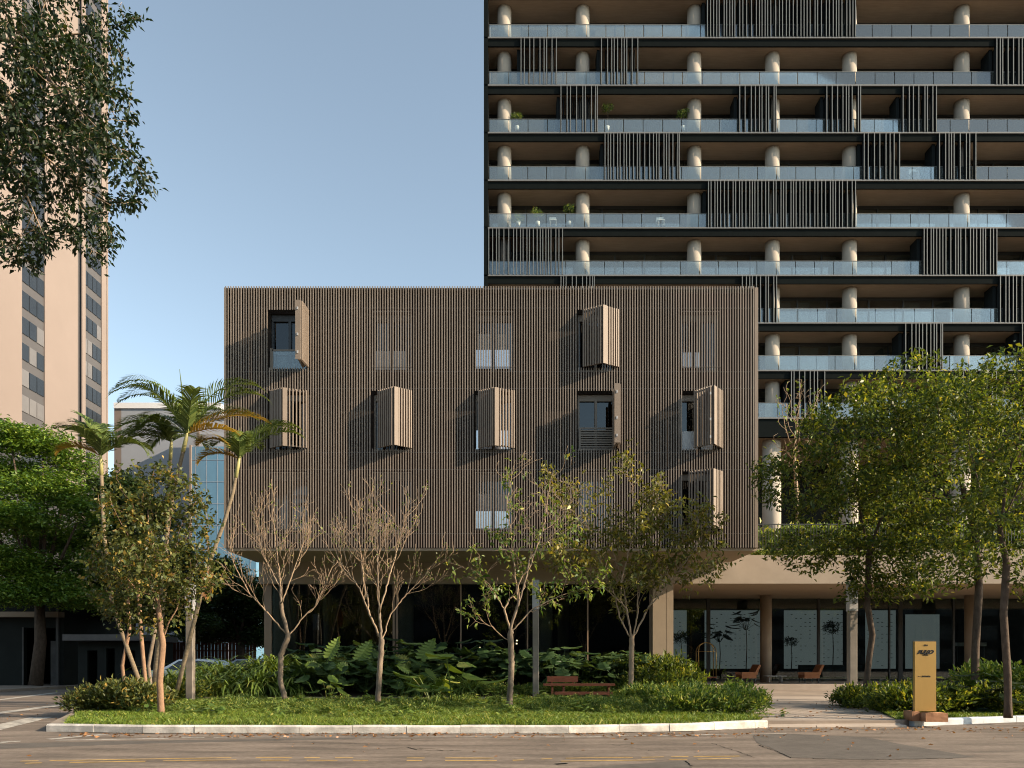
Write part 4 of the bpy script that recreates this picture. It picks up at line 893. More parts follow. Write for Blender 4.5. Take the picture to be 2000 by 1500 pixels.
# 4: half-leafy
d = 22.4; A = fan(((1040,960,65,85,.24),(1030,1075,95,55,.32),(1110,1110,60,55,.20),(1000,900,30,30,.06),(930,1120,40,45,.12),(925,1190,25,30,.06),(1150,1150,25,20,.04)), d, 1700, 1.1)
t4 = tree('small_leafy_tree', 'thin-crowned tree with hanging green leaves left of the lamp post by the bench', 'tree', P(995,1381,d), [pl([(995,1381),(999,1300),(997,1228)],d), pl([(997,1228),(1012,1180),(1030,1120),(1042,1040)],d), pl([(997,1232),(985,1190),(955,1140),(915,1105)],d), pl([(998,1235),(1040,1190),(1090,1165),(1150,1145)],d), pl([(1030,1120),(1062,1030),(1075,940)],d-.3), pl([(1012,1180),(1002,1080),(990,980),(1005,900)],d+.4), pl([(1042,1080),(1095,1030),(1120,960)],d+.2), pl([(990,1250),(960,1225),(930,1205)],d)], A, 'bark', 'fresh', ram=dict(L0=1.4, depth=3, gap=.12, up=.2, ang=(30,62), curl=.13), r0=.0052, rb=.088, step=.12, dk=.155, lr=.0062, per=4, L=.18, spread=.08, prob=.27, droop=-.6, trop=(0,0,.12), twigmat='twig', sel=lambda p: (p[2] < pz(1030,22.4)) or random.random() < .22 or p[0] < px(1000,22.4))
# 5: leafy yellow green
d = 24.8; A = fan(((1150,960,65,60,.26),(1260,985,75,55,.26),(1210,900,30,25,.05),(1190,1060,80,50,.24),(1300,1010,50,50,.12),(1370,1025,22,16,.04),(1160,1130,40,30,.05)), d, 1900, 1.2)
tree('small_leafy_tree', 'yellow-green leafy tree with a smooth pale trunk forking above the bench', 'tree', P(1233,1369,d), [pl([(1233,1369),(1233,1300),(1234,1247)],d), pl([(1234,1247),(1224,1190),(1215,1130),(1190,1060)],d), pl([(1236,1247),(1245,1200),(1247,1120),(1250,1050)],d), pl([(1230,1245),(1210,1205),(1200,1160)],d), pl([(1240,1240),(1265,1190),(1310,1100),(1345,1045),(1375,1028)],d), pl([(1215,1130),(1240,1030),(1235,930)],d-.3), pl([(1247,1120),(1285,1020),(1300,960)],d+.3), pl([(1200,1160),(1165,1080),(1135,990),(1120,940)],d+.2), pl([(1265,1190),(1330,1110),(1380,1040)],d-.3), pl([(1215,1180),(1160,1130),(1110,1090)],d-.3)], A, 'twig', 'yellow', ram=dict(L0=1.5, depth=3, gap=.12, up=.18, ang=(30,62), curl=.13), r0=.0052, rb=.086, step=.12, dk=.16, lr=.0065, per=5, L=.20, spread=.12, prob=.34, droop=-.5, trop=(0,0,.12), twigmat='twig')
# right-hand street trees
d = 24.5; A = cat([ell(1690,870,140,120,d,1300,2.6), ell(1590,940,100,95,d,620,1.8), ell(1770,790,95,90,d,620,1.8), ell(1600,1075,110,45,d,260,1.3), ell(1760,1040,110,75,d,560,1.6), ell(1520,930,50,60,d,170,1.), ell(1730,1130,80,40,d,170,1.), ell(1640,1130,50,35,d,90,.7), ell(1800,1140,50,35,d,90,.7)])
tree('street_tree', 'big green street tree with a bent brown trunk beside the capped lamp post', 'tree', P(1691,1350,d), [pl([(1691,1350),(1697,1290),(1704,1240),(1694,1180),(1697,1080),(1680,1000),(1670,930)],d), pl([(1697,1080),(1725,1000),(1745,900)],d)], A, 'barkdark', 'dense', gaps=(62,.60), r0=.006, rb=.10, step=.2, dk=.31, lr=.0088, per=17, L=.19, spread=.14, maxit=180, jit=.2, prob=.8, asp=.4)
d = 22.5; A = cat([ell(1860,840,105,120,d,950,2.0), ell(1800,960,70,90,d,420,1.4), ell(1890,1000,90,90,d,520,1.6), ell(1850,1100,90,45,d,260,1.2)])
tree('street_tree', 'green street tree with a thick straight trunk just right of the gold sign', 'tree', P(1904,1355,d), [pl([(1904,1355),(1905,1270),(1912,1150),(1905,1040)],d), pl([(1905,1040),(1880,950)],d), pl([(1910,1100),(1940,1000)],d)], A, 'barkdark', 'dense', gaps=(44,.56), r0=.006, rb=.11, step=.2, dk=.31, lr=.0088, per=17, L=.18, spread=.14, maxit=180, jit=.2, prob=.8, asp=.4)
d = 17.6; A = cat([ell(1960,800,100,110,d,900,1.8), ell(2050,900,110,120,d,800,1.8), ell(1930,960,70,90,d,330,1.1), ell(2060,1080,90,70,d,300,1.4), ell(1900,1090,40,40,d,80,.7)])
tree('street_tree', 'rightmost street tree with a dark crooked forked trunk at the edge of the kerb bed', 'tree', P(1969,1402,d), [pl([(1969,1402),(1968,1320),(1960,1200),(1966,1100),(1950,1020)],d), pl([(1966,1095),(1958,1040),(1920,980),(1900,900)],d), pl([(1955,1030),(1965,940),(1990,860)],d), pl([(1962,1010),(2000,930)],d)], A, 'barkdark', 'dense', gaps=(60,.44), r0=.005, rb=.082, step=.17, dk=.26, lr=.0072, per=16, L=.145, spread=.11, maxit=180, jit=.2, prob=.8, asp=.42)
# one more street tree further along the kerb: it shades the driveway
d = 20.5; A = cat([ell(2420,860,190,170,d,700,2.4)])
tree('street_tree', 'next street tree beyond the right edge of the picture', 'tree', P(2400,1390,d), [pl([(2400,1390),(2405,1250),(2395,1050)],d)], A, 'barkdark', 'dense', r0=.008, rb=.18, step=.28, dk=.42, lr=.016, per=8, L=.17, spread=.18, asp=.42)
d = 18.5; A = cat([ell(3050,830,210,190,d,800,2.6)])
tree('street_tree', 'far street tree off to the right that shades the driveway', 'tree', P(3040,1390,d), [pl([(3040,1400),(3045,1250),(3035,1050)],d)], A, 'barkdark', 'dense', gaps=(20,.7), r0=.008, rb=.18, step=.28, dk=.42, lr=.012, per=14, L=.2, spread=.18, asp=.42)
# sparse young tree on the terrace
d = 36; A = fan(((1555,800,45,62,.6),(1545,880,45,45,.3),(1600,790,25,40,.1)), d, 420, 1.2)
tree('terrace_tree', 'thin pale sparse tree rising from the terrace beside the slatted block', 'tree', P(1560,1082,d), [pl([(1560,1082),(1556,960),(1552,900)],d)], A, 'twig', 'fresh', r0=.009, rb=.09, step=.22, dk=.26, lr=.012, per=2, L=.20, spread=.08, prob=.3, trop=(0,0,.3), twigmat='twig')
# overhanging foreground tree, top left
d = 13.0
tr_ = []
A = cat([ell(40,60,190,120,d,1100,1.5), ell(110,200,145,115,d,1300,1.5), ell(190,330,110,60,d,560,1.0), ell(70,330,120,110,d,900,1.2), ell(170,430,55,70,d,330,.7), ell(30,450,60,75,d,330,.8), ell(205,60,55,60,d,300,.8), ell(-120,250,140,220,d,300,1.6), ell(290,350,35,25,d,60,.3), ell(255,25,28,22,d,50,.3)])
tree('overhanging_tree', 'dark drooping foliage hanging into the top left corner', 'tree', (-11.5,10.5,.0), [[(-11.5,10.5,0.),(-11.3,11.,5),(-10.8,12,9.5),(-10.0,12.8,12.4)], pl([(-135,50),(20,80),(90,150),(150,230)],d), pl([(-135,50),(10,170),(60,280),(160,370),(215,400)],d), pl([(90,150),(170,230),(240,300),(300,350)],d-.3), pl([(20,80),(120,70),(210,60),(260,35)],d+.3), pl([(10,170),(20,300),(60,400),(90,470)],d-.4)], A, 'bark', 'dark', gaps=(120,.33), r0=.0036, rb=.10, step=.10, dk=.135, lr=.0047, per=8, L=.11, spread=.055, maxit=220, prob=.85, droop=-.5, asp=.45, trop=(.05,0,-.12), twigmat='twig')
# background trees on the left, feathery layered crowns
def padtree(label, base, pads, d, leaf, n=19, L=.22, per=5, rb=.3, wood='barkdark', flat=.28):
    t = thing('shade_tree', label, 'tree', tuple(base)); C = []; st_ = [base]
    w_ = MB(); topz = max(pz(q[1], d) for q in pads); cx = np.mean([px(q[0], d) for q in pads])
    fork = Vector((base[0]*.6+cx*.4, base[1], base[2]+(topz-base[2])*.35)); w_.tube([base, ((base[0]+fork.x)/2+.15, base[1], (base[2]+fork.z)/2), fork], [rb*1.2, rb, rb*.8], 8); w_.build('trunk', M[wood], t, True)
    br = MB()
    for (x, y, rx, ry) in pads:
        dd = d+random.uniform(-1, 1.5)*min(rx/F*d, 3)*.9; c = P(x, y, dd); rX, rZ = rx/F*d, ry/F*d*.72; mid = fork.lerp(c, .55)-Vector((0,0,.3)); br.tube([fork, mid, c-Vector((0,0,rZ*.3))], [rb*.45, rb*.28, .03], 5)
        k = max(8, int(n*rX*rX*3.2)); sub = unit(rng.normal(size=(k,3)))*rng.random((k,1))**.4; sub = sub*np.array([rX, rX*.8, rZ])+np.array(c)
        for s_ in sub:
            m = int(22*rng.uniform(.6,1.3)); q = rng.normal(size=(m,3))*np.array([.42,.42,.42*flat])*.8; q[:,2] -= (q[:,0]**2+q[:,1]**2)*.35; C.append(s_+q)
    br.build('branches', M[wood], t, True)
    C = cat(C); nn = len(C); Dr = unit(rng.normal(size=(nn,3))*np.array([1,1,.4]))+np.array([0,0,-.15]); Ln = L*rng.uniform(.6,1.3,nn); np_mesh('foliage', *leaf_mesh(C, Dr, Ln, Ln*.4), LF[leaf], t)
padtree('large bright green domed tree with layered feathery foliage at the left edge', tuple(P(70,1338,41)),
        [(20,850,60,42),(85,860,55,45),(140,905,50,45),(20,925,70,45),(95,950,70,45),(160,990,50,45),(25,1010,80,45),(110,1050,80,45),(20,1095,80,40),(90,1140,80,40),(170,1100,60,40),(-60,950,80,90),(-60,1080,90,80),(20,1160,60,25),(150,1165,70,25)], 40, 'feather')
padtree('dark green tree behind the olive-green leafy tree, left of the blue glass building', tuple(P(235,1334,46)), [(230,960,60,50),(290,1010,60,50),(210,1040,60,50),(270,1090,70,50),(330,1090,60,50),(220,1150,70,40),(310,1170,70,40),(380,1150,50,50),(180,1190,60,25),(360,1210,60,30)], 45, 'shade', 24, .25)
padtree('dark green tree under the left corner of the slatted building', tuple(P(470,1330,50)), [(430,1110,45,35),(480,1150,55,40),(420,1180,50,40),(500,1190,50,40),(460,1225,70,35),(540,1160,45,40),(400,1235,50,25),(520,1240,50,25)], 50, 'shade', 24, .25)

# ------------------------------------------------------------------ palms
def frond(mb, base, az, el0, L, droop, n=44, ll=.55, lw=.05, twist=0.):
    """one pinnate frond: arching midrib with paired hanging leaflets (every leaflet two quads)"""
    p = Vector(base); pts = []; h = Vector((math.cos(az), math.sin(az), 0)); e = el0; seg = L/n
    for i in range(n+1):
        pts.append(p.copy()); p = p+(h*math.cos(e)+Vector((0,0,1))*math.sin(e))*seg; e -= droop/n*(.3+1.7*i/n)
    mb.tube(pts[::2], [.022*(1-.85*i/(len(pts[::2])-1)) for i in range(len(pts[::2]))], 4)
    s = Vector((-h.y, h.x, 0))
    for i in range(3, n):
        t = (pts[min(i+1, n)]-pts[i-1]).normalized(); up = s.cross(t).normalized()*-1
        if up.z < 0: up = -up
        f = i/n; l = ll*(math.sin(math.pi*min(1, .18+f*.86))**.7)*random.uniform(.85,1.1)
        for sg in (-1, 1):
            a = R(random.uniform(44, 58)*(1-.35*f)); dr = (t*math.cos(a)+s*sg*math.sin(a)+up*.30).normalized(); b = pts[i]+t*random.uniform(-.01,.01)
            m = b+dr*l*.5; tp = m+(dr+Vector((0,0,-.55))).normalized()*l*.5; wv = dr.cross(up).normalized()*lw
            k = len(mb.v); mb.v += [tuple(b-wv*.3), tuple(b+wv*.3), tuple(m+wv*.5), tuple(m-wv*.5), tuple(tp)]; mb.f += [(k,k+1,k+2,k+3),(k+3,k+2,k+4)]
def palm(label, trunk, d, fr, spear=None, yellow=(), ll=.72, r=.065, sh=True, dead=None):
    base = P(*trunk[0], d) if len(trunk[0]) == 2 else P(*trunk[0]); pts = [P(a, b, d) for a, b in trunk]
    t = thing('palm_tree', label, 'palm tree', tuple(base), 'palms at the street corner'); m_ = MB(); top = pts[-1]
    dense = []
    for a, b in zip(pts, pts[1:]): dense += [a.lerp(b, i/5) for i in range(5)]
    dense.append(pts[-1]); m_.tube(dense, [r*(1.15-.3*i/len(dense))*(1+.05*(i % 2)) for i in range(len(dense))], 10); m_.build('trunk', M['palmtrunk'], t, True)
    if sh: s_ = MB(); dr = (pts[-1]-pts[-2]).normalized(); s_.tube([top-dr*.05, top+dr*.35, top+dr*.75], [r*1.05, r*1.0, r*.35], 9); s_.build('crownshaft', M['sheath'], t, True); crown = top+dr*.55
    else: crown = top
    for i, (az, el, L, dp) in enumerate(fr):
        mb = MB(); frond(mb, crown, R(az), R(el), L, R(dp), ll=ll); mb.build('frond', LF['palmyel'] if i in yellow else LF['palm'], t)
    if spear: mb = MB(); mb.tube([crown, crown+Vector(spear)*.6, crown+Vector(spear)], [.035, .03, .006], 5); mb.build('spear_leaf', LF['palm'], t)
    if dead: mb = MB(); frond(mb, P(*dead[0], d), R(-80), R(-75), 1.15, R(20), ll=.35); mb.build('dead_frond', LF['palmdead'], t)
    return t
palm('tallest palm with an upright spear leaf and arching fronds', [(300,1352),(318,1150),(330,1000),(352,905),(358,880)], 24.5,
     [(178,74,3.5,110),(170,60,3.3,95),(5,70,3.5,105),(-6,54,3.5,95),(12,36,3.0,70),(155,42,2.7,80),(-60,50,2.6,80),(-120,55,2.6,85),(70,60,2.8,80),(110,66,2.8,70),(192,26,2.5,75),(-15,12,2.5,65),(188,66,3.3,110),(150,20,2.2,70),(30,50,2.7,80)], (-.25,0,2.1), (4,11))
palm('left palm with a leaning trunk and tufted crown before the office tower', [(280,1352),(250,1270),(219,1180),(203,1042),(198,925)], 23.5,
     [(150,66,2.1,80),(178,62,2.0,85),(120,72,2.0,70),(60,66,2.0,90),(170,78,1.9,60),(20,45,1.8,100),(-5,40,1.9,110),(-60,45,1.7,100),(-110,50,1.7,100),(200,30,1.4,90),(165,70,1.9,70)], None, (0,9), .6, .06)
palm('right palm leaning against the left corner of the slatted building', [(345,1352),(385,1190),(412,1090),(438,1020),(455,962),(461,930)], 24.0,
     [(8,64,2.6,98),(-5,48,2.6,88),(25,66,2.4,85),(170,56,1.9,100),(150,60,1.7,95),(-70,45,1.7,100),(80,60,1.8,90),(100,72,1.6,60),(185,25,1.5,90)], (.02,0,1.0), (3,8), .62, .06, True, ((408,1108),))
palm('short pale palm stem between the left and tallest palms', [(305,1352),(322,1150),(330,950),(333,895)], 25.2,
     [(170,50,2.0,110),(190,35,1.9,100),(120,55,1.8,100),(-100,45,1.8,100),(60,40,1.7,100),(205,20,1.6,80),(155,62,2.1,110)], None, (), .6, .055)

# ------------------------------------------------------------------ planting
def inside(poly, x, y):
    c = False; n = len(poly)
    for i in range(n):
        (x0, y0), (x1, y1) = poly[i][:2], poly[i-1][:2]
        if (y0 > y) != (y1 > y) and x < (x1-x0)*(y-y0)/(y1-y0)+x0: c = not c
    return c
def scatter(poly, n):
    xs = [p[0] for p in poly]; ys = [p[1] for p in poly]; out = []
    X = rng.uniform(min(xs), max(xs), n*3); Y = rng.uniform(min(ys), max(ys), n*3)
    for x, y in zip(X, Y):
        if inside(poly, x, y): out.append((x, y))
        if len(out) >= n: break
    return np.array(out)
def grass(poly, n, h, name, label, m, wd=.016, z=.15):
    p = scatter(poly, n); n = len(p); patch = .45+.9*(.5+.5*np.sin(p[:,0]*1.7+np.sin(p[:,1]*2.1)*2)*np.sin(p[:,1]*1.3+p[:,0]*.6)); hh = h*patch*rng.uniform(.5,1.3,n)
    b = np.column_stack([p, np.full(n, z-.01)]); a = rng.uniform(0, 6.283, n); s = np.column_stack([np.cos(a), np.sin(a), np.zeros(n)])*wd/2*rng.uniform(.7,1.6,n)[:,None]
    ln = np.column_stack([rng.normal(size=n)*.5, rng.normal(size=n)*.5, np.ones(n)]); mid = b+ln*hh[:,None]*.55; ln2 = ln*np.array([2.2,2.2,.7]); tip = mid+ln2*hh[:,None]*.45
    V = np.stack([b-s, b+s, mid+s*.9, mid-s*.9, tip], 1).reshape(-1,3); k = np.arange(n)*5
    Fq = np.stack([k, k+1, k+2, k+3], 1); Ft = np.stack([k+3, k+2, k+4, k+4], 1)
    me = bpy.data.meshes.new(name); me.from_pydata(V.tolist(), [], Fq.tolist()+Ft[:,:3].tolist()); me.update(); o = link_mesh(name, me, m); return tag(o, label, 'grass', None, 'stuff')
grass(lawn_pts, 105000, .12, 'grass', 'bright green grass and low weeds of the long lawn behind the white kerb', LF['grass'])
grass([p for p in rl_pts if p[0] < 21], 22000, .10, 'grass', 'short grass around the foot of the gold sign', LF['grass'])
def litter(n, x0, x1, y0, y1, z):
    C = np.column_stack([rng.uniform(x0, x1, n), y0+(y1-y0)*rng.random(n)**1.6, np.full(n, z)+rng.uniform(0,.012,n)]); a = rng.uniform(0, 6.28, n)
    return leaf_mesh(C, np.column_stack([np.cos(a), np.sin(a), rng.uniform(-.05,.25,n)]), rng.uniform(.05,.11,n), rng.uniform(.03,.05,n))
La = [litter(420, -9, 5, 15.46, 14.7, .006), litter(160, 5, 12, 16.8, 15.6, .006), litter(70, 5.5, 9.5, 17.6, 26, .158), litter(60, -12, 12, 15.0, 11.5, .008), litter(120, -16, -10, 19, 30, .006)]
V_ = cat([a[0] for a in La]); o_ = np.cumsum([0]+[len(a[0]) for a in La[:-1]]); F_ = cat([a[1]+o for a, o in zip(La, o_)])
tag(np_mesh('fallen_leaves', V_, F_, LF['palmdead']), 'dry brown leaves scattered along the gutter and the driveway', 'leaves', None, 'stuff')
# prototypes, copied in loops (each plant a thing)
def proto_mesh(kind, seed):
    random.seed(seed); mb = MB()
    if kind == 'strap':                                      # arching strap leaves
        for i in range(46):
            a = random.uniform(0, 6.283); L = random.uniform(.55,1.0); e = R(random.uniform(48, 88)); p = Vector((random.uniform(-.12,.12), random.uniform(-.12,.12), 0)); h = Vector((math.cos(a), math.sin(a), 0)); s = Vector((-h.y, h.x, 0)); w_ = random.uniform(.016,.027); pr = None; k0 = len(mb.v)
            for j in range(6): ww = w_*(1-.9*(j/5)**2); mb.v += [tuple(p-s*ww), tuple(p+s*ww)]; p = p+(h*math.cos(e)+Vector((0,0,1))*math.sin(e))*L/5; e -= R(26)
            for j in range(5): k = k0+j*2; mb.f.append((k, k+1, k+3, k+2))
    elif kind in ('big', 'bigs'):                            # lobed heart-shaped leaves on stalks
        n = 15 if kind == 'big' else 9; sc = 1. if kind == 'big' else .62
        for i in range(n):
            a = random.uniform(0, 6.283); e = R(random.uniform(35, 80)); L = random.uniform(.35,.95)*sc; h = Vector((math.cos(a), math.sin(a), 0)); b = Vector((h.x*.04, h.y*.04, 0)); tip = b+(h*math.cos(e)+Vector((0,0,1))*math.sin(e))*L
            bl = random.uniform(.32,.52)*sc; dr = (h*.8+Vector((0,0,random.uniform(-.75,.1)))).normalized(); s = Vector((-h.y, h.x, 0)); up = s.cross(dr)
            k = len(mb.v); nl = 9; rim = []
            for sg in (1, -1):
                for j in range(nl+1):
                    f = j/nl; y = -.22+1.22*f; wd = .42*math.sin(math.pi*min(1, (f*.92+.10)))**.7; lob = 1 if j % 2 == 0 else .72 if kind == 'big' else .93
                    q = tip+dr*bl*y+s*sg*bl*wd*lob+up*bl*(.16*wd-.25*f*f); rim.append(q)
            mid = [tip+dr*bl*(f-.05)+up*bl*(-.22*f*f-.04) for f in (0,.33,.66,1)]
            L1 = rim[:nl+1]; L2 = rim[nl+1:]
            for side_, flip in ((L1, False), (L2, True)):
                k = len(mb.v); mb.v += [tuple(q) for q in side_]; km = len(mb.v); mb.v += [tuple(q) for q in mid]
                for j in range(nl):
                    c = km+min(3, int(j/nl*4)); c2 = km+min(3, int((j+1)/nl*4)); f_ = (k+j, k+j+1, c2, c) if c != c2 else (k+j, k+j+1, c); mb.f.append(tuple(reversed(f_)) if flip else f_)
            mb.tube([b, b.lerp(tip, .5)+Vector((0,0,.03)), tip], [.011*sc, .009*sc, .006*sc], 3)
    elif kind in ('shrub', 'hedge'):                         # small glossy leaves
        n = 420; r_ = np.random.default_rng(seed); c = unit(r_.normal(size=(34,3)))*r_.random((34,1))**.35*np.array([.42,.36,.26])+np.array([0,0,.27])
        idx = r_.integers(0, 34, n); C = c[idx]+r_.normal(size=(n,3))*.065; C[:,2] = np.abs(C[:,2]); Dr = unit(C-np.array([0,0,.05]))*.7+r_.normal(size=(n,3))*.5+np.array([0,0,.25]); Ln = r_.uniform(.07,.15,n); V, Fq = leaf_mesh(C, Dr, Ln, Ln*.42)
        mb.v = [tuple(q) for q in V]; mb.f = [tuple(q) for q in Fq.tolist()]
    elif kind == 'giant':
        for i, (a, e, L, bl) in enumerate(((.4,80,1.15,.95),(2.6,66,.95,.8),(4.4,60,.85,.8),(3.6,45,.9,.75),(5.6,50,.8,.7))):
            h = Vector((math.cos(a), math.sin(a), 0)); e = R(e); b = Vector((0,0,0)); tip = b+(h*math.cos(e)+Vector((0,0,1))*math.sin(e))*L; dr = (h*.55+Vector((0,0,(.95,.35,.1,-.1,-.3)[i]))).normalized(); fc = Vector((0,-1,.25)).normalized()
            s = dr.cross(fc).normalized(); up = s.cross(dr); nl = 16; mid = [tip+dr*bl*(f/nl)-up*bl*.12*(f/nl)**2 for f in range(nl+1)]
            for sg in (1, -1):
                k = len(mb.v)
                for j in range(nl+1):
                    f = j/nl; wd = .36*math.sin(math.pi*min(1, f*.86+.16))**.75*(1 if j % 2 else .62); mb.v += [tuple(mid[j]), tuple(mid[j]+s*sg*bl*wd-dr*bl*.10*(1-f)+up*bl*.08)]
                for j in range(nl): q = k+2*j; mb.f.append((q, q+1, q+3, q+2) if sg > 0 else (q+2, q+3, q+1, q))
            mb.tube([b, b.lerp(tip,.5)+h*.03, tip], [.022,.018,.012], 5)
    elif kind == 'fern':
        for i in range(11): frond(mb, (0,0,.05), random.uniform(0,6.283), R(random.uniform(50,80)), random.uniform(.6,.95), R(random.uniform(70,110)), 18, .13, .03)
    me = bpy.data.meshes.new('leaves'); me.from_pydata(mb.v, [], mb.f); me.update(); return me
PM = {}
def plant(kind, mt, x, y, z, s, name, label, cat_, group=None):
    key = (kind, mt, random.randint(0, 2))
    if key not in PM: stt = random.getstate(); me = proto_mesh(kind, 11+key[2]*7); me.materials.append(LF[mt]); PM[key] = me; random.setstate(stt)
    o = bpy.data.objects.new(name, PM[key]); scene.collection.objects.link(o); o.location = (x, y, z); o.rotation_euler = (0, 0, random.uniform(0, 6.28)); o.scale = (s*random.uniform(.85,1.15), s*random.uniform(.85,1.15), s*random.uniform(.85,1.15)); return tag(o, label, cat_, group)
def row(kind, mt, name, label, cat_, group, xr, dr, n, s, z=.15):
    for i in range(n):
        dd = random.uniform(*dr); x = px(xr[0]+(xr[1]-xr[0])*(i+random.uniform(.1,.9))/n, (dr[0]+dr[1])/2); plant(kind, mt, x, dd, z, s*random.uniform(.8,1.25), name, label, cat_, group)
def mass(kind, mt, name, label, cat_, kd, xr, dr, n, s, z=.15, loc=None):
    """many small shrubs grown together: ONE object"""
    V, Fq, k = [], [], 0; src = [proto_mesh(kind, 11+7*i) for i in range(3)]; arr = []
    for me in src: v = np.empty(len(me.vertices)*3, np.float32); me.vertices.foreach_get('co', v); f = np.array([(p.vertices[0], p.vertices[q], p.vertices[q+1]) for p in me.polygons for q in range(1, len(p.vertices)-1)]); arr.append((v.reshape(-1,3), f)); bpy.data.meshes.remove(me)
    random.seed(n+int(xr[0]))
    for i in range(n):
        v, f = arr[i % 3]; dd = random.uniform(*dr); x = px(xr[0]+(xr[1]-xr[0])*(i+random.uniform(.1,.9))/n, (dr[0]+dr[1])/2); a = random.uniform(0,6.28); sc = s*random.uniform(.7,1.3); c, sn = math.cos(a), math.sin(a)
        V.append(np.column_stack([(v[:,0]*c-v[:,1]*sn)*sc+x, (v[:,0]*sn+v[:,1]*c)*sc+dd, v[:,2]*sc+z])); Fq.append(f+k); k += len(v)
    return tag(np_mesh(name, cat(V), cat(Fq), LF[mt]), label, cat_, None, kd)
row('strap', 'strap', 'strap_leaf_plant', 'arching strap-leaved plant in the sunlit clump between the left lamp post and the bare tree', 'plant', 'strap-leaved plants left of the building', (330,590), (28.4,30.2), 60, 1.9)
row('strap', 'strap', 'strap_leaf_plant', 'tall strap-leaved plant at the back of the sunlit clump left of the building', 'plant', 'tall strap-leaved plants at the back', (380,575), (30.2,31.8), 26, 2.0, .55)
row('strap', 'strap', 'strap_leaf_plant', 'dark strap-leaved plant in the low clump between the two middle trunks', 'plant', 'strap-leaved plants in the middle of the bed', (775,930), (28.6,30.2), 34, 1.5)
row('big', 'big', 'heart_leaf_plant', 'broad heart-leaved plant in the shaded bed right of the bent bare tree', 'plant', 'heart-leaved plants in the shaded bed', (575,780), (28.6,30.6), 38, 1.25, .3)
row('big', 'big', 'heart_leaf_plant', 'tall broad-leaved plant close to the dark glass behind the strap-leaved clump', 'plant', 'broad-leaved plants by the glass', (600,1010), (31,32.4), 30, 1.5, .7)
row('big', 'big', 'heart_leaf_plant', 'shaded broad-leaved plant in the bed behind the red bench', 'plant', 'broad-leaved plants behind the bench', (1000,1260), (29.2,32.3), 38, 1.25, .5)
row('fern', 'palm', 'fern', 'fern with arching fronds under the dark glass behind the red bench', 'fern', 'ferns behind the bench', (1080,1260), (30,32), 10, 1.5)
row('shrub', 'fresh', 'leafy_shrub', 'bright low shrub right behind the red bench', 'shrub', 'low bright shrubs behind the bench', (950,1250), (28.3,29.4), 26, .8)
row('shrub', 'dense', 'leafy_shrub', 'rounded dark shrub in the tall mass between the bench and the porch', 'shrub', 'tall shrubs by the stone pier', (1225,1335), (27.6,31), 26, 1.5)
row('shrub', 'dense', 'leafy_shrub', 'rounded dark shrub in the upper layer of the mass in front of the stone pier', 'shrub', 'upper shrubs by the stone pier', (1245,1325), (28.6,31), 16, 1.5, .75)
row('shrub', 'fresh', 'leafy_shrub', 'sunlit low shrub in the front mass between the bench and the driveway', 'shrub', 'low shrubs at the driveway end of the lawn', (1240,1440), (18.6,24.5), 60, .95)
row('shrub', 'fresh', 'leafy_shrub', 'low glossy shrub on the lawn in front of the red bench', 'shrub', 'low shrubs in front of the bench', (1060,1260), (19.5,22.6), 34, .52)
mass('shrub', 'fresh', 'ground_cover', 'low leafy ground cover and weeds mixed into the back of the lawn', 'ground cover', 'stuff', (345,1240), (18.5,25.2), 190, .42, .11)
mass('bigs', 'strap', 'broadleaf_weeds', 'scattered broad-leaved weeds among the lawn grass', 'ground cover', 'stuff', (330,1480), (17,24.5), 170, .36, .15)
mass('shrub', 'olive', 'hedge', 'yellow-green clipped hedge at the left end of the lawn by the side street', 'hedge', None, (180,300), (19.7,21.2), 44, 1.1)
row('shrub', 'dense', 'leafy_shrub', 'shrub around the palm stems behind the hedge', 'shrub', 'shrubs around the palm stems', (250,400), (24,29), 26, 1.25)
mass('shrub', 'dense', 'ground_cover', 'dark shaded leafy planting around the gold sign and street tree trunks', 'ground cover', 'stuff', (1672,2060), (18.9,22.8), 120, 1.0)
row('big', 'dark', 'heart_leaf_plant', 'shaded broad-leaved plant among the dark shrubs right of the gold sign', 'plant', 'broad-leaved plants right of the sign', (1850,2010), (19.0,20.4), 9, .8)
row('shrub', 'fresh', 'leafy_shrub', 'tall leafy shrub at the right edge behind the crooked trunk', 'shrub', 'tall shrubs at the right edge', (1935,2060), (21,24), 16, 1.7, .3)
row('strap', 'strap', 'strap_leaf_plant', 'tall reedy plant behind the terrace railing', 'plant', 'reedy plants on the terrace', (1485,1780), (34.7,36.6), 46, 1.7, 6.45)
mass('shrub', 'fresh', 'terrace_planting', 'dense leafy planting behind the terrace railing over the canopy', 'planting', 'stuff', (1488,2100), (35,38.5), 110, 2.2, 6.4)
mass('shrub', 'fresh', 'trailing_plants', 'trailing yellow-green plants spilling over the canopy edge', 'planting', 'stuff', (1470,1760), (33.1,33.9), 46, .6, 6.0)
row('bigs', 'strap', 'seedling_plant', 'small light green heart-leaved weed in the lawn', 'weed', 'small weeds in the lawn', (340,1250), (17.6,25.2), 34, .55)
for (a, dd, s, lab) in ((632,29.0,2.3,'pale sunlit giant leaf plant with a horizontal leaf left of the straight bare tree'), (690,29.2,2.6,'sunlit giant lobed-leaf plant standing tall left of the straight bare tree'), (812,29.4,2.7,'giant deep green lobed-leaf plant with an upright leaf right of the straight bare tree')):
    plant('giant', 'strap', px(a,dd), dd, .45, 1., 'giant_leaf_plant', lab, 'plant').rotation_euler = (0, 0, random.uniform(-.3, .3))
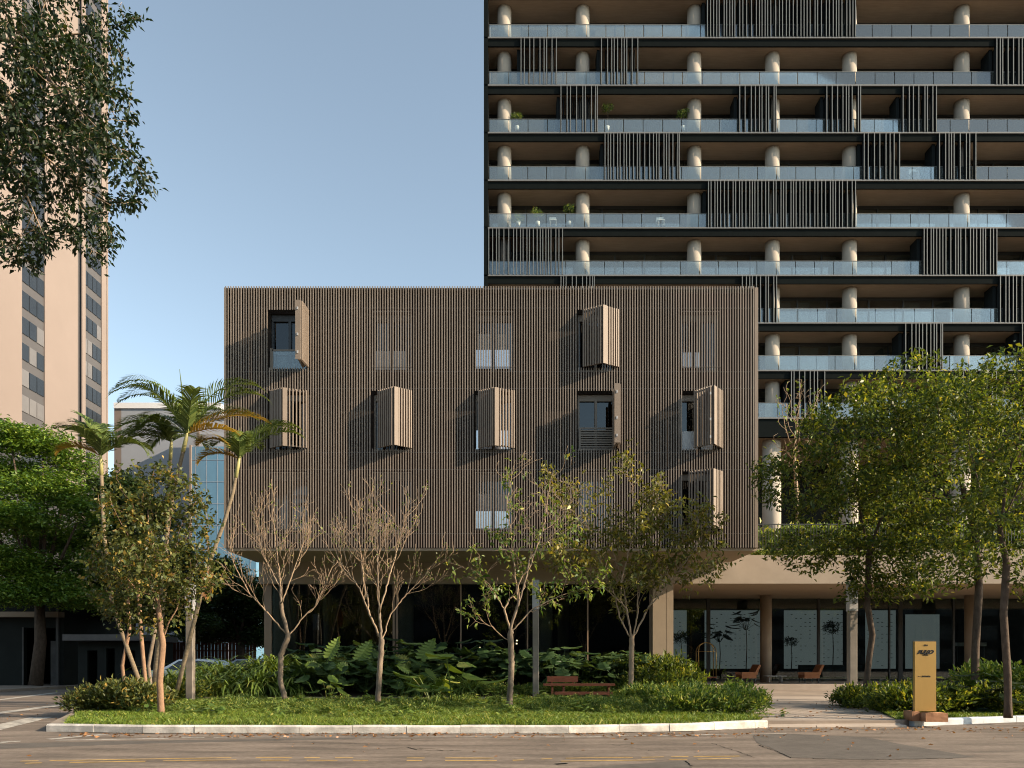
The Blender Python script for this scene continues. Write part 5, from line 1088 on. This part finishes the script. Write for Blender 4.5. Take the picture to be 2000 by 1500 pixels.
for (a, dd, s, lab) in ((848,23.2,2.5,'sunlit broad-leaved plant on the lawn, left of the pair before the strap-leaved clump'), (890,22.0,2.6,'sunlit plant with hanging leaves on the lawn, right of the pair before the strap-leaved clump'), (640,24.6,1.5,'small heart-leaved plant on the lawn between the two bare trees'), (1440,32.5,1.2,'sunlit young plant at the porch edge')):
    plant('bigs', 'strap', px(a,dd), dd, .15, s, 'heart_leaf_plant', lab, 'plant')
# indoor plants and balcony plants
def potplant(xp, yb, d, h, label, leaf='dark', s=1., pot='potwhite', kind='shrub'):
    v = P(xp, yb, d); t = thing('potted_plant', label, 'potted plant', tuple(v)); m_ = MB(); m_.cyl(v.x, v.y, v.z, v.z+.35*s, .14*s, 14, .19*s); m_.build('pot', M[pot], t, True)
    m_ = MB(); m_.tube([(v.x,v.y,v.z+.3*s),(v.x+.05,v.y,v.z+h*.6),(v.x,v.y,v.z+h)], [.03,.022,.015], 6); m_.build('stem', M['barkdark'], t, True)
    me = proto_mesh(kind, int(xp)); me.materials.append(LF[leaf]); o = bpy.data.objects.new('foliage', me); scene.collection.objects.link(o); o.parent = t; o.location = (0, 0, h-.25*s); o.scale = (s*1.1,)*3
for (a, yb, dd, h, lab, s) in ((1405,1326,41.6,2.3,'indoor tree with a spreading dark crown behind the luggage cart',1.1), (1457,1326,42.2,3.0,'taller indoor tree left of the tan porch column',1.1), (1626,1326,41.8,2.8,'round-topped indoor tree left of the capped lamp post',1.0), (1330,1326,41.8,2.2,'dark indoor plant at the left edge of the entrance glass',1.1), (1545,1326,41.6,2.0,'thin indoor plant right of the tan porch column',.8)):
    potplant(a, yb, dd, h, lab, 'dark', s, 'greydark', 'big' if a in (1405,1457) else 'shrub')
for (a, sy, h, lab) in ((1050,444,.9,'balcony plant in a white bowl, on the floor with plants at the far left'), (1112,444,1.2,'dark bushy balcony plant beside the second column'), (1012,444,.5,'low balcony plant next to the first column, on the same floor as the white bowl'), (1186,258,1.6,'tall balcony plant right of the louvres on the third floor from the top'), (1010,258,.9,'balcony plant beside the first column on the third floor from the top'), (1334,258,1.2,'balcony plant just left of the third column on the third floor from the top')):
    potplant(a, sy-2, 54.9, h, lab, 'fresh', .9, 'potwhite', 'shrub')
